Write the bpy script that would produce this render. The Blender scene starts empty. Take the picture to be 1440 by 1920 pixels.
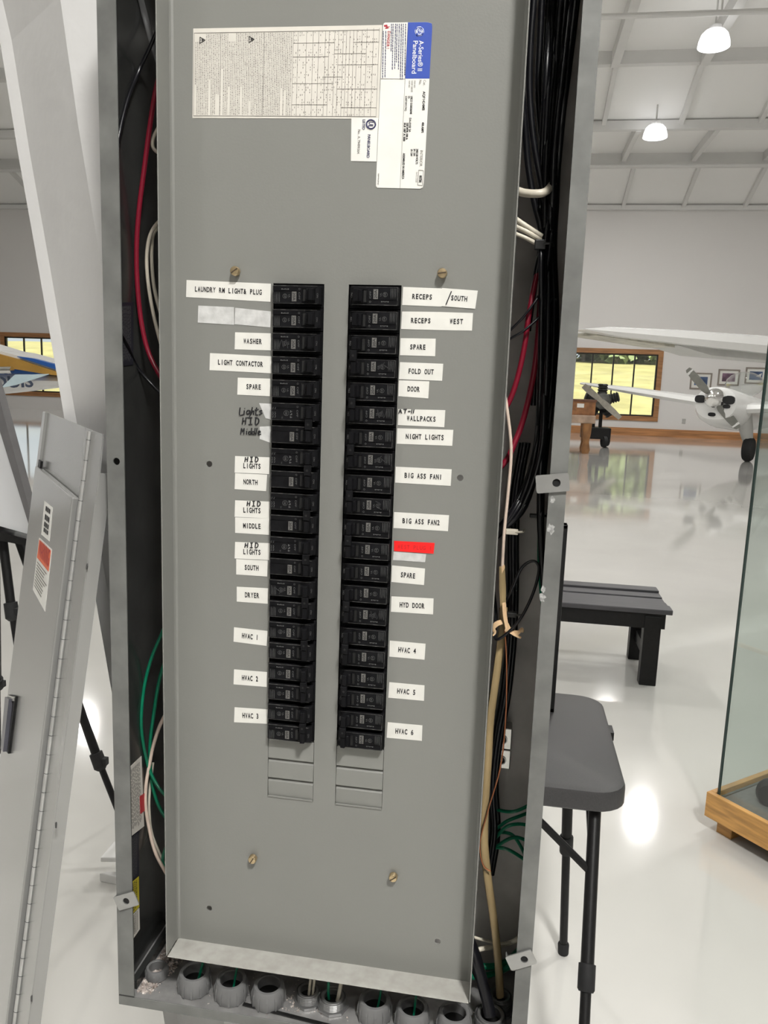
import bpy, bmesh, math, random
from mathutils import Vector, Matrix
random.seed(11)
S = bpy.context.scene
COL = S.collection
V = Vector

# ------------------------------------------------------------------ camera
F_PX, YAW, PITCH, ROLL = 1475.0, -0.15487, 0.16378, 0.03558
CAM = V((0.19603, -0.86496, 1.6))
_f = V((math.sin(YAW) * math.cos(PITCH), math.cos(YAW) * math.cos(PITCH), -math.sin(PITCH)))
_r0 = V((math.cos(YAW), -math.sin(YAW), 0)); _u0 = _r0.cross(_f)
_r = _r0 * math.cos(ROLL) + _u0 * math.sin(ROLL); _u = _u0 * math.cos(ROLL) - _r0 * math.sin(ROLL)
cam_d = bpy.data.cameras.new('camera'); cam = bpy.data.objects.new('camera', cam_d); COL.objects.link(cam)
cam_d.sensor_fit = 'VERTICAL'; cam_d.sensor_height = 36; cam_d.lens = F_PX / 1920 * 36; cam_d.clip_start = .02; cam_d.clip_end = 500
cam.matrix_world = Matrix(((_r.x, _u.x, -_f.x, CAM.x), (_r.y, _u.y, -_f.y, CAM.y), (_r.z, _u.z, -_f.z, CAM.z), (0, 0, 0, 1)))
S.camera = cam

# ------------------------------------------------------------------ exposure, sky, sun
S.view_settings.view_transform = 'Standard'; S.view_settings.look = 'None'
S.view_settings.gamma = 1; S.view_settings.use_curve_mapping = False
S.view_settings.exposure = 0.0
try:
    S.cycles.use_denoising = True
    S.cycles.max_bounces = 8; S.cycles.diffuse_bounces = 5; S.cycles.transparent_max_bounces = 12
    S.cycles.sample_clamp_indirect = 6
except Exception:
    pass
LAMP_W = 178.0
w = bpy.data.worlds.new('sky'); S.world = w; w.use_nodes = True
_b = w.node_tree.nodes['Background']; _b.inputs[0].default_value = (.86, .93, 1, 1); _b.inputs[1].default_value = .9
sun_d = bpy.data.lights.new('sun', 'SUN'); sun_d.energy = 7.5; sun_d.angle = .01; sun_d.color = (1, .95, .85)
sun = bpy.data.objects.new('sun', sun_d); COL.objects.link(sun); sun.rotation_euler = (math.radians(38), math.radians(24), 0)

# ------------------------------------------------------------------ pixel -> place in the room
def ray(px, py): return _f + _r * ((px - 720) / F_PX) - _u * ((py - 960) / F_PX)
def P(px, py, y=0.0):
    d = ray(px, py); return CAM + d * ((y - CAM.y) / d.y)
def PZ(px, py, z):
    d = ray(px, py); return CAM + d * ((z - CAM.z) / d.z)
def PX(px, py, x):
    d = ray(px, py); return CAM + d * ((x - CAM.x) / d.x)
def PL(px, py, o, n):
    d = ray(px, py); return CAM + d * ((o - CAM).dot(n) / d.dot(n))

# ------------------------------------------------------------------ materials
MATS = {}
def pm(name, col, rough=.5, metal=0., noise=0., nscale=30., bump=0., bscale=60., spec=.5, coat=0., dark=None, emis=0., stretch=None, detail=4):
    if name in MATS: return MATS[name]
    m = bpy.data.materials.new(name); m.use_nodes = True; nt = m.node_tree; b = nt.nodes['Principled BSDF']
    c = (*col, 1)
    b.inputs['Base Color'].default_value = c; b.inputs['Roughness'].default_value = rough; b.inputs['Metallic'].default_value = metal
    b.inputs['Specular IOR Level'].default_value = spec; b.inputs['Coat Weight'].default_value = coat; b.inputs['Coat Roughness'].default_value = .06
    if emis: b.inputs['Emission Color'].default_value = c; b.inputs['Emission Strength'].default_value = emis
    if noise or bump:
        tc = nt.nodes.new('ShaderNodeTexCoord'); mp = nt.nodes.new('ShaderNodeMapping'); nt.links.new(tc.outputs['Object'], mp.inputs[0])
        if stretch: mp.inputs['Scale'].default_value = stretch
    if noise:
        n = nt.nodes.new('ShaderNodeTexNoise'); n.inputs['Scale'].default_value = nscale; n.inputs['Detail'].default_value = detail
        nt.links.new(mp.outputs[0], n.inputs['Vector'])
        mx = nt.nodes.new('ShaderNodeMix'); mx.data_type = 'RGBA'
        d = dark or tuple(x * (1 - noise) for x in col)
        lo = tuple(min(1, x * (1 + noise * .5)) for x in col)
        mx.inputs[6].default_value = (*d, 1); mx.inputs[7].default_value = (*lo, 1)
        cr = nt.nodes.new('ShaderNodeValToRGB'); cr.color_ramp.elements[0].position = .32; cr.color_ramp.elements[1].position = .68
        nt.links.new(n.outputs['Fac'], cr.inputs[0]); nt.links.new(cr.outputs[0], mx.inputs[0]); nt.links.new(mx.outputs[2], b.inputs['Base Color'])
    if bump:
        n2 = nt.nodes.new('ShaderNodeTexNoise'); n2.inputs['Scale'].default_value = bscale; nt.links.new(mp.outputs[0], n2.inputs['Vector'])
        bp = nt.nodes.new('ShaderNodeBump'); bp.inputs['Strength'].default_value = bump; bp.inputs['Distance'].default_value = .01
        nt.links.new(n2.outputs['Fac'], bp.inputs['Height']); nt.links.new(bp.outputs[0], b.inputs['Normal'])
    MATS[name] = m; return m
def s2l(r, g, b_): return tuple(((x / 255) / 12.92 if x <= 10 else ((x / 255 + .055) / 1.055) ** 2.4) for x in (r, g, b_))

PANEL = pm('grey_enamel', (.208, .209, .194), .38, 0, .04, 3, .02, 400)
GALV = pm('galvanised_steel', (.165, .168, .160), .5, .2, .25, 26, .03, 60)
GALVIN = pm('galvanised_inside_shaded', (.07, .072, .07), .24, .6, .25, 18, .03, 40)  # inner steel darkened, the shade in the box put into its colour
GALVB = pm('galvanised_back_lightened', (.58, .555, .53), .5, .05, .25, 14, .03, 40)  # back steel lightened to stand in for light reaching the gutter
LUGM = pm('aluminium', (.6, .6, .57), .25, .9, .1, 40)
BLK = pm('black_moulding', (.009, .009, .010), .5, 0, .3, 90, .03, 300, spec=.06)
BLKH = pm('black_handle', (.007, .007, .008), .45, 0, .2, 90, spec=.08)
TAG = pm('rating_tag_grey', (.15, .145, .135), .6, 0, .2, 200)
PRINT = pm('grey_print', (.095, .095, .095), .6, 0, .3, 300)
INK = pm('black_ink', (.012, .012, .014), .6, 0, .2, 200)
STICK = pm('white_sticker', (.73, .72, .675), .5, 0, .05, 60)
RESID = pm('silvery_residue', (.58, .58, .57), .45, 0, .18, 90, .05, 200)
PAPER = pm('print_sheet', (.66, .63, .57), .55, 0, .04, 40)
PAPERW = pm('white_vinyl', (.78, .77, .73), .45, 0, .04, 40)
LINE = pm('sheet_line_ink', (.17, .155, .14), .6, 0, .2, 200)
BLUE = pm('blue_ink', s2l(58, 82, 170), .4, 0, .04, 60)
NAVY = pm('navy_ink', s2l(45, 45, 90), .5, 0, .1, 60)
REDINK = pm('red_ink', s2l(170, 40, 55), .5, 0, .1, 60)
WHITEINK = pm('white_ink', (.8, .82, .85), .5, 0, .02, 60)
REDTAPE = pm('red_embossed_tape', (.9, .012, .012), .35, 0, .05, 90)
REDEMB = pm('raised_red_letter', (.55, .01, .012), .4, 0, .05, 90)
BRASS = pm('yellow_zinc', (.55, .43, .26), .3, .85, .2, 120)
W_BLK = pm('black_wire', (.006, .006, .008), .3, 0, .3, 60)
W_RED = pm('red_wire', (.20, .007, .022), .35, 0, .1, 60)
W_GRN = pm('green_wire', (.0, .17, .085), .35, 0, .15, 60)
W_WHT = pm('white_wire', (.62, .57, .47), .4, 0, .12, 60)
W_PNK = pm('pale_wire', (.72, .58, .48), .4, 0, .1, 60)
W_GRY = pm('grey_cable', (.12, .12, .12), .5, 0, .15, 60)
ROMEX = pm('beige_cable_sheath', (.34, .25, .125), .55, 0, .3, 40, stretch=(1, 1, .3))
KRAFT = pm('kraft_paper', (.62, .42, .24), .8, 0, .2, 60)
COPPER = pm('copper', (.62, .24, .12), .35, .9, .1, 60)
PVC = pm('grey_pvc', (.15, .15, .15), .5, 0, .12, 40)
ZINC = pm('zinc_fitting', (.34, .34, .34), .35, .8, .2, 40)
DUST = pm('plaster_dust', (.60, .55, .51), .9, 0, .5, 150, dark=(.17, .12, .10))
COLW = pm('white_column_paint', (.60, .595, .59), .45, 0, .04, 4, .10, 40)
COVER = pm('cover_grey_enamel', (.31, .31, .30), .22, .35, .03, 3)
HINGE = pm('hinge_steel', (.5, .5, .49), .35, .6, .15, 40)
FLOORM = pm('glossy_epoxy_floor', (.655, .645, .615), .075, 0, .07, .9, .012, 3, .6, .6)
WALLM = pm('white_wall_liner', (.76, .74, .725), .6, 0, .02, .3)
CEILM = pm('white_ceiling_liner', (.90, .895, .88), .6, 0, .02, .3)
STEELW = pm('white_painted_steel', (.72, .715, .70), .5, 0, .03, 2)
WOOD = pm('cedar_trim', (.40, .19, .075), .5, 0, .4, 6, stretch=(.3, 1, 6))
OAK = pm('honey_oak', (.62, .33, .10), .42, 0, .3, 8, stretch=(1, 1, 9))
DKWOOD = pm('brown_wood', (.30, .13, .05), .45, 0, .35, 8)
SASH = pm('black_sash', (.02, .018, .015), .4, 0, .2, 20)
BLKM = pm('black_powder_coat', (.010, .0098, .010), .42, 0, .2, 60, spec=.25)
PLAST = pm('charcoal_plastic', (.042, .041, .042), .42, 0, .15, 300, .12, 700)
SLAT = pm('dark_grey_lumber', (.058, .056, .062), .5, 0, .2, 60, stretch=(.1, 1, 1))
MATT = pm('grey_display_mat', (.19, .19, .18), .85, 0, .1, 60)
RUB = pm('black_rubber', (.01, .01, .011), .7, 0, .2, 60)
PLANEW = pm('white_aircraft_paint', (.80, .80, .79), .25, 0, .02, 2, coat=.3)
PLANEG = pm('grey_aircraft_paint', (.48, .48, .46), .4, 0, .08, 3)
CHROME = pm('polished_metal', (.82, .82, .81), .1, 1, .03, 3)
PROPG = pm('grey_propeller', (.23, .23, .21), .4, .3, .1, 10)
GOLD = pm('gold_aircraft_paint', (.50, .28, .06), .35, 0, .15, 3)
PBLUE = pm('blue_aircraft_paint', (.03, .12, .42), .3, 0, .1, 3)
PALEB = pm('pale_blue_panel', (.62, .76, .82), .3, 0, .06, 6)
GRASS = pm('sunlit_lawn', (.50, .45, .19), .9, 0, .25, .5)
LEAF = pm('tree_leaves', (.34, .42, .20), .8, 0, .55, 2)
BARK = pm('pale_bark', (.5, .45, .38), .8, 0, .2, 4)
BOARDW = pm('white_foam_board', (.74, .75, .77), .35, 0, .03, 3)
BOARDG = pm('grey_board_edge', (.17, .165, .17), .5, 0, .1, 20)
LABK = pm('black_warning_label', (.012, .012, .02), .5, 0, .1, 60)
YEL = pm('yellow_label', (.5, .42, .03), .5, 0, .1, 60)
ORANGE = pm('orange_label', (.72, .14, .05), .5, 0, .1, 60)
LAMPW = pm('lamp_reflector', (.92, .92, .93), .4, 0, .01, 3, emis=2.6)
LAMPD = pm('lit_diffuser', (.93, .95, 1), .4, 0, .01, 3, emis=2.2)
PIC1 = pm('picture_blue', (.07, .12, .24), .4, 0, .6, 3)
PIC2 = pm('picture_sunset', (.22, .13, .19), .4, 0, .6, 4)
TIE = pm('zip_tie_black', (.008, .008, .008), .4, 0, .1, 60)

def glass_mat(name, tint, refl=.08):
    m = bpy.data.materials.new(name); m.use_nodes = True; nt = m.node_tree
    for n in list(nt.nodes): nt.nodes.remove(n)
    o = nt.nodes.new('ShaderNodeOutputMaterial'); t = nt.nodes.new('ShaderNodeBsdfTransparent'); g = nt.nodes.new('ShaderNodeBsdfGlossy'); mx = nt.nodes.new('ShaderNodeMixShader')
    lw = nt.nodes.new('ShaderNodeLayerWeight'); lw.inputs[0].default_value = .5
    pw = nt.nodes.new('ShaderNodeMath'); pw.operation = 'POWER'; pw.inputs[1].default_value = 5; nt.links.new(lw.outputs['Facing'], pw.inputs[0])
    fr = nt.nodes.new('ShaderNodeMath'); fr.operation = 'MULTIPLY_ADD'; fr.inputs[1].default_value = .8; fr.inputs[2].default_value = refl; nt.links.new(pw.outputs[0], fr.inputs[0])
    t.inputs[0].default_value = (*tint, 1); g.inputs['Roughness'].default_value = .02
    nt.links.new(fr.outputs[0], mx.inputs[0]); nt.links.new(t.outputs[0], mx.inputs[1]); nt.links.new(g.outputs[0], mx.inputs[2]); nt.links.new(mx.outputs[0], o.inputs[0])
    return m
GLASS = glass_mat('case_glass', (.92, .945, .935), .05); WGLASS = glass_mat('window_glass', (.95, .97, .96))
GEDGE = pm('dark_glass_edge', (.03, .05, .045), .15, 0, .1, 10)

# ------------------------------------------------------------------ mesh builder
class B:
    def __init__(s): s.v = []; s.f = []
    def add(s, vs, fs):
        o = len(s.v); s.v += [V(x) for x in vs]; s.f += [tuple(i + o for i in f) for f in fs]; return s
    def box(s, x0, x1, y0, y1, z0, z1):
        return s.add([(x0, y0, z0), (x1, y0, z0), (x1, y1, z0), (x0, y1, z0), (x0, y0, z1), (x1, y0, z1), (x1, y1, z1), (x0, y1, z1)],
                     [(3, 2, 1, 0), (4, 5, 6, 7), (0, 1, 5, 4), (1, 2, 6, 5), (2, 3, 7, 6), (3, 0, 4, 7)])
    def prism(s, poly, off):
        n = len(poly); off = V(off)
        return s.add([V(p) for p in poly] + [V(p) + off for p in poly],
                     [tuple(range(n - 1, -1, -1)), tuple(range(n, 2 * n))] + [(i, (i + 1) % n, (i + 1) % n + n, i + n) for i in range(n)])
    def loft(s, rings, cap=True):
        n = len(rings[0]); vs = [p for r in rings for p in r]; fs = []
        for k in range(len(rings) - 1):
            for i in range(n): fs.append((k * n + i, k * n + (i + 1) % n, (k + 1) * n + (i + 1) % n, (k + 1) * n + i))
        if cap: fs += [tuple(range(n - 1, -1, -1)), tuple(range((len(rings) - 1) * n, len(rings) * n))]
        return s.add(vs, fs)
    def tube(s, pts, r, n=8, sub=5, flat=1.0):
        pts = [V(p) for p in pts]; rs = r if isinstance(r, (list, tuple)) else [r] * len(pts)
        q = []; rr = []
        if len(pts) > 2 and sub > 1:
            for i in range(len(pts) - 1):
                a = pts[max(i - 1, 0)]; b_ = pts[i]; c = pts[i + 1]; d = pts[min(i + 2, len(pts) - 1)]
                for k in range(sub):
                    t = k / sub
                    q.append(.5 * ((2 * b_) + (c - a) * t + (2 * a - 5 * b_ + 4 * c - d) * t * t + (3 * b_ - a - 3 * c + d) * t ** 3)); rr.append(rs[i] * (1 - t) + rs[i + 1] * t)
            q.append(pts[-1]); rr.append(rs[-1])
        else: q = pts; rr = rs
        t0 = (q[1] - q[0]).normalized(); u = t0.orthogonal().normalized(); rings = []
        for i, p in enumerate(q):
            t = (q[min(i + 1, len(q) - 1)] - q[max(i - 1, 0)]).normalized()
            u = (u - t * u.dot(t)).normalized(); w_ = t.cross(u)
            rings.append([p + (u * math.cos(2 * math.pi * k / n) + w_ * math.sin(2 * math.pi * k / n) * flat) * rr[i] for k in range(n)])
        return s.loft(rings)
    def cyl(s, a, b_, r, n=16, r2=None): return s.tube([a, b_], [r, r if r2 is None else r2], n, 1)
    def lathe(s, prof, c, axis=(0, 0, 1), n=24, cap=False):
        ax = V(axis).normalized(); u = ax.orthogonal().normalized(); w_ = ax.cross(u); c = V(c)
        return s.loft([[c + ax * z + (u * math.cos(2 * math.pi * k / n) + w_ * math.sin(2 * math.pi * k / n)) * r for k in range(n)] for r, z in prof], cap)
    def ball(s, c, rx, ry, rz, n=12, m=8):
        c = V(c); rings = []
        for j in range(m + 1):
            a = math.pi * (j / m * .998 + .001)
            rings.append([c + V((math.sin(a) * math.cos(2 * math.pi * k / n) * rx, math.sin(a) * math.sin(2 * math.pi * k / n) * ry, -math.cos(a) * rz)) for k in range(n)])
        return s.loft(rings)
    def mesh(s, name):
        me = bpy.data.meshes.new(name); me.from_pydata([tuple(x) for x in s.v], [], s.f); me.update(); return me

def mk(name, b, mat, parent=None, smooth=False, bevel=0, seg=2, fix=True):
    me = b if isinstance(b, bpy.types.Mesh) else b.mesh(name)
    if not isinstance(b, bpy.types.Mesh) and fix:
        bm = bmesh.new(); bm.from_mesh(me); bmesh.ops.recalc_face_normals(bm, faces=bm.faces); bm.to_mesh(me); bm.free()
    if not me.materials: me.materials.append(mat)
    o = bpy.data.objects.new(name, me); COL.objects.link(o)
    if smooth:
        for p in me.polygons: p.use_smooth = True
        try:
            md = o.modifiers.new('edge', 'EDGE_SPLIT'); md.split_angle = math.radians(40)
        except Exception: pass
    if bevel:
        md = o.modifiers.new('bevel', 'BEVEL'); md.width = bevel; md.segments = seg; md.limit_method = 'ANGLE'
    if parent is not None:
        o.parent = parent
        if parent.type == 'EMPTY' and not parent.get('_local'): o.matrix_parent_inverse = Matrix.Translation(-parent.location)
    return o
def tag(o, label, cat, group=None, kind=None):
    o['label'] = label; o['category'] = cat
    if group: o['group'] = group
    if kind: o['kind'] = kind
    return o
def thing(name, label, cat, loc, group=None):
    o = bpy.data.objects.new(name, None); COL.objects.link(o); o.location = V(loc); o.empty_display_size = .05
    return tag(o, label, cat, group)
def struct(name, b, mat, label=None, **k):
    o = mk(name, b, mat, **k); o['kind'] = 'structure'
    if label: o['label'] = label
    return o

# plates with holes: a filled flat curve turned to mesh; outline and holes in (u, v), placed by o + u*ux + v*uy, thickness along n
def plate(name, outline, holes, o, ux, uy, th):
    cu = bpy.data.curves.new(name, 'CURVE'); cu.dimensions = '2D'; cu.fill_mode = 'BOTH'; cu.extrude = th / 2
    for pts in [outline] + holes:
        sp = cu.splines.new('POLY'); sp.points.add(len(pts) - 1); sp.use_cyclic_u = True
        for q, p in zip(sp.points, pts): q.co = (p[0], p[1], 0, 1)
    ob = bpy.data.objects.new(name, cu); COL.objects.link(ob); bpy.context.view_layer.update()
    me = bpy.data.meshes.new_from_object(ob.evaluated_get(bpy.context.evaluated_depsgraph_get())); me.name = name
    bpy.data.objects.remove(ob); bpy.data.curves.remove(cu)
    me.materials.clear()
    ux = V(ux); uy = V(uy); n = ux.cross(uy).normalized(); o = V(o)
    for vtx in me.vertices:
        c = vtx.co.copy(); vtx.co = o + ux * c.x + uy * c.y + n * c.z
    return me
def circ(cx, cy, r, n=20): return [(cx + r * math.cos(2 * math.pi * k / n), cy + r * math.sin(2 * math.pi * k / n)) for k in range(n)]
def rect(x0, x1, y0, y1): return [(x0, y0), (x1, y0), (x1, y1), (x0, y1)]

# lettering
_G = {}
def glyphs(s, bold=0.0):
    k = (s, bold)
    if k not in _G:
        cu = bpy.data.curves.new('t', 'FONT'); cu.body = s; cu.size = 1; cu.resolution_u = 3; cu.offset = bold
        ob = bpy.data.objects.new('t', cu); COL.objects.link(ob); bpy.context.view_layer.update()
        me = bpy.data.meshes.new_from_object(ob.evaluated_get(bpy.context.evaluated_depsgraph_get()))
        vs = [v.co.copy() for v in me.vertices]; fs = [tuple(p.vertices) for p in me.polygons]
        bpy.data.objects.remove(ob); bpy.data.curves.remove(cu); bpy.data.meshes.remove(me)
        _G[k] = (vs, fs)
    return _G[k]
def put_text(b, s, a, e, up, n, h, mono=False, bold=.0):
    """letters from a to e (baseline), cap height h along up, lifted along n"""
    a = V(a); e = V(e); ux = (e - a).normalized(); L = (e - a).length; up = (V(up) - ux * V(up).dot(ux)).normalized(); n = V(n)
    ky = h / .69
    if mono:
        adv = L / len(s); kx = min(ky, adv / .66)
        for i, ch in enumerate(s):
            if ch == ' ': continue
            vs, fs = glyphs(ch, bold)
            if not vs: continue
            x0 = min(q.x for q in vs); x1 = max(q.x for q in vs); wd = x1 - x0; k = min(kx, adv * .86 / wd) if wd else kx
            b.add([a + ux * (adv * (i + .5) + (q.x - (x0 + x1) / 2) * k) + up * q.y * ky + n for q in vs], fs)
    else:
        vs, fs = glyphs(s, bold)
        if not vs: return b
        x0 = min(q.x for q in vs); x1 = max(q.x for q in vs); k = L / max(x1 - x0, 1e-6)
        b.add([a + ux * (q.x - x0) * k + up * q.y * ky + n for q in vs], fs)
    return b

# ================================================================== THE HALL
YW = 28.95
struct('floor', B().box(-34, 22, -14, YW + .2, -.2, 0), FLOORM)
W1 = (0.3, 5.25, .70, 2.90); W2 = (-20.32, -15.4, .70, 2.88)
# wall_back in x, z with two window openings (u = x, v = z -> normal -y)
struct('wall_back', plate('wall_back', rect(-34, 22, 0, 8.2), [rect(*W1), rect(*W2)], (0, YW + .1, 0), (1, 0, 0), (0, 0, 1), .2), WALLM)
struct('wall_right', B().box(22, 22.2, -14, YW + .2, 0, 10.2), WALLM)
struct('wall_left', B().box(-34.2, -34, -14, YW + .2, 0, 10.2), WALLM)
struct('wall_front', B().box(-34, 22, -14.2, -14, 0, 10), WALLM)
prof = [(YW + .2, 7.95), (YW, 7.95), (26.3, 8.95), (23.2, 8.95), (20.75, 9.8), (-14, 9.8)]
for i_ in range(len(prof) - 1):
    (y0_, z0_), (y1_, z1_) = prof[i_], prof[i_ + 1]
    struct('ceiling', B().prism([(-34, y0_, z0_), (-34, y1_, z1_), (-34, y1_, z1_ + .15), (-34, y0_, z0_ + .15)], (56, 0, 0)), CEILM)
def frame_boxes(x0, x1, z0, z1, t, y0, y1):
    return B().box(x0 - t, x1 + t, y0, y1, z1, z1 + t).box(x0 - t, x1 + t, y0, y1, z0 - t, z0).box(x0 - t, x0, y0, y1, z0, z1).box(x1, x1 + t, y0, y1, z0, z1)
for i, (x0, x1, z0, z1) in enumerate((W1, W2)):
    wn = struct('window_%d' % (i + 1), frame_boxes(x0, x1, z0, z1, .17, YW - .05, YW + .12), WOOD, 'wide window in a cedar frame on the back wall' if i == 0 else 'window behind the blue and gold airplane')
    sb = frame_boxes(x0 + .05, x1 - .05, z0 + .05, z1 - .05, .06, YW + .02, YW + .1)
    k = x1 - .05 - .74 if i == 0 else x0 + .05 + .77
    while x0 + .2 < k < x1 - .2:
        sb.box(k - .025, k + .025, YW + .03, YW + .09, z0, z1); k += -.74 if i == 0 else .77
    mk('sash', sb, SASH, wn)
    mk('glass_pane', B().box(x0, x1, YW + .055, YW + .065, z0, z1), WGLASS, wn)
struct('baseboard_back', B().box(-6, 22, YW - .06, YW, 0, .27), pm('cedar_base', (.50, .23, .09), .5, 0, .4, 4, stretch=(.3, 1, 6)))
n = 0
def trim(b, m=STEELW):
    global n; n += 1; return struct('trim_%d' % n, b, m)
for x in (-20.4, -18.3, -3.5, -1.4, 1.6, 3.6, 5.6, 7.6, 9.6):          # ribs up the first slope
    trim(B().prism([(x - .06, YW, 7.95), (x + .06, YW, 7.95), (x + .06, 26.3, 8.95), (x - .06, 26.3, 8.95)], (0, -.03, -.14)))
for x in (-20, -3, 1.1, 3.2, 5.3, 7.4):
    trim(B().box(x - .07, x + .07, 23.2, 26.3, 8.70, 8.95))
for x in (-17, -2, .2, 2.25, 4.3, 6.35, 8.4):
    trim(B().prism([(x - .06, 23.2, 8.95), (x + .06, 23.2, 8.95), (x + .06, 20.75, 9.8), (x - .06, 20.75, 9.8)], (0, -.04, -.16)))
for x in (-16, -1.9, .15, 2.2, 4.3, 6.4):
    trim(B().box(x - .1, x + .1, 2, 20.7, 9.45, 9.8))
trim(B().box(-34, 22, YW - .2, YW, 7.8, 7.95)); trim(B().box(-34, 22, 26.2, 26.42, 8.55, 8.95)); trim(B().box(-34, 22, 23.05, 23.25, 8.72, 8.95))
trim(B().box(-34, 22, 20.6, 20.8, 9.5, 9.8))
pp = tag(mk('ceiling_pipe', B().cyl((-33, 17.3, 9.2), (21, 17.3, 9.2), .055, 10), STEELW), 'long white pipe hung across the ceiling above the nearer lamp', 'pipe')
for x in (1.0, 3.9): mk('pipe_hanger', B().cyl((x, 17.3, 9.2), (x, 17.3, 9.8), .02, 6), STEELW, pp)
tag(mk('ceiling_pipe', B().cyl((-33, 25.9, 8.5), (21, 25.9, 8.5), .05, 10), STEELW), 'white pipe along the stepped ceiling behind the farther lamp', 'pipe')

def lamp(c, r, label, ztop, power=None):
    t = thing('high_bay_lamp', label, 'lamp', c, 'high bay lamps')
    c = V(c)
    mk('shade', B().lathe([(r * .42, .95 * r), (r * .62, .93 * r), (r * .82, .72 * r), (r * .95, .35 * r), (r, 0), (r * .96, 0), (r * .9, .34 * r), (r * .6, .85 * r), (.01, .88 * r)], c, n=28), LAMPW, t, True)
    mk('diffuser', B().lathe([(r * .95, .02 * r), (r * .6, -.03 * r), (.01, -.05 * r)], c, n=28), LAMPD, t, True)
    mk('ballast_housing', B().cyl(c + V((0, 0, .93 * r)), c + V((0, 0, 1.25 * r)), .38 * r, 16), STEELW, t, True)
    mk('stem', B().cyl(c + V((0, 0, 1.25 * r)), (c.x, c.y, ztop), .02, 8), STEELW, t)
    ld = bpy.data.lights.new('lamp_light', 'AREA'); ld.shape = 'DISK'; ld.energy = power or LAMP_W; ld.size = r * 1.5; ld.color = (1, .985, .95)
    lo = bpy.data.objects.new('lamp_light', ld); COL.objects.link(lo); lo.location = c - V((0, 0, .05))
L1 = PZ(1338, 88, 8.85); L2 = PZ(1228, 258, 8.35)
lamp(L1, .33, 'nearer and larger of the two lit ceiling lamps in view', 9.8)
lamp(L2, .32, 'farther and smaller of the two lit ceiling lamps in view', 9.8 if L2.y < 20.75 else 9.8 - (L2.y - 20.75) * .347)
for x, y in ((3.4, 10), (3.2, 4), (2.9, -7), (-4, 15), (-4, 8), (-4.5, -4), (-12, 20), (-12, 11), (-12, 2), (-21, 15), (11, 18), (11, 9), (10, -1)):
    lamp((x, y, 9.0), .33, 'ceiling lamp of the rows beyond the frame', 9.8)

lamp((1.15, -2.2, 4.6), .30, 'low lamp added behind the photographer to light the panel', 9.75, 225)  # unseen lamp added low down to brighten the panel front
# the lawn and the trees beyond the windows
struct('lawn', B().prism([(-60, YW + .3, -.1), (-60, 40, .4), (-60, 66, 3.6), (-60, 90, 5), (-60, 90, -1), (-60, YW + .3, -1)], (110, 0, 0)), GRASS)
def tree(x, y, z, h, label):
    t = thing('tree', label, 'tree', (x, y, z), 'trees beyond the lawn')
    mk('trunk', B().tube([(x, y, z - .3), (x + .1, y, z + h * .5), (x, y, z + h * .9)], [.22, .17, .06], 8, 3), BARK, t, True)
    rb = B()
    for k in range(700):
        a = random.uniform(0, 6.28); e = random.uniform(-1, 1); q = random.uniform(.45, 1) ** .5; rr = h * .3
        c = V((x + math.cos(a) * math.sqrt(1 - e * e) * q * rr, y + math.sin(a) * math.sqrt(1 - e * e) * q * rr, z + h * .52 + e * q * h * .5))
        u_ = V((random.gauss(0, 1), random.gauss(0, 1), random.gauss(0, 1))).normalized() * .3; w_ = u_.orthogonal() * 1.1
        rb.add([c - u_ - w_, c + u_ - w_, c + u_ + w_, c - u_ + w_], [(0, 1, 2, 3)])
    mk('foliage', rb, LEAF, t, fix=False)
for x, y, h in ((3.0, 71, 9), (6.4, 75, 10), (8.8, 70, 9), (11.4, 76, 11), (13.0, 70, 9), (16.2, 74, 10), (9.6, 82, 12), (4.6, 83, 12), (14.5, 83, 12)):
    tree(x, y, 3.7, h, 'leafy tree on the rise beyond the lawn seen through the right window')

# framed pictures and outlet
for k, (x0, x1, y0, y1, m) in enumerate(((1294, 1334, 699, 730, PIC1), (1346, 1386, 692.5, 723, PIC2), (1397, 1437, 689, 720, PIC1))):
    a = P(x0, (y0 + y1) / 2 - 1, YW); b_ = P(x1, (y0 + y1) / 2 + 1, YW); zc = P((x0 + x1) / 2, (y0 + y1) / 2, YW).z; h = (P(x0, y0, YW).z - P(x0, y1, YW).z) / 2
    t = thing('framed_picture', ('framed blue picture behind the tip of the grey propeller', 'framed purple and pink picture, middle one on the back wall', 'framed blue picture with a white shape beside the glass edge')[k], 'picture', ((a.x + b_.x) / 2, YW, zc), 'framed pictures on the back wall')
    mk('frame', frame_boxes(a.x + .05, b_.x - .05, zc - h + .05, zc + h - .05, .05, YW - .04, YW), pm('taupe_frame', (.28, .24, .21), .5, 0, .1, 20), t)
    mk('mat_board', B().box(a.x + .05, b_.x - .05, YW - .02, YW, zc - h + .05, zc + h - .05), PAPERW, t)
    mk('print', B().box(a.x + .14, b_.x - .14, YW - .024, YW - .02, zc - h + .14, zc + h - .14), m, t)
    if k == 2: mk('print', B().prism([(a.x + .35, YW - .026, zc - .02), (b_.x - .16, YW - .026, zc + .1), (b_.x - .2, YW - .026, zc - .05)], (0, .002, 0)), PAPERW, t)
q = P(1282, 790, YW)
tag(mk('wall_outlet', B().box(q.x - .06, q.x + .06, YW - .02, YW, q.z - .09, q.z + .09), pm('outlet_grey', (.45, .44, .42), .5, 0, .1, 20), bevel=.01), 'small grey outlet low on the back wall under the pictures', 'outlet')

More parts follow.
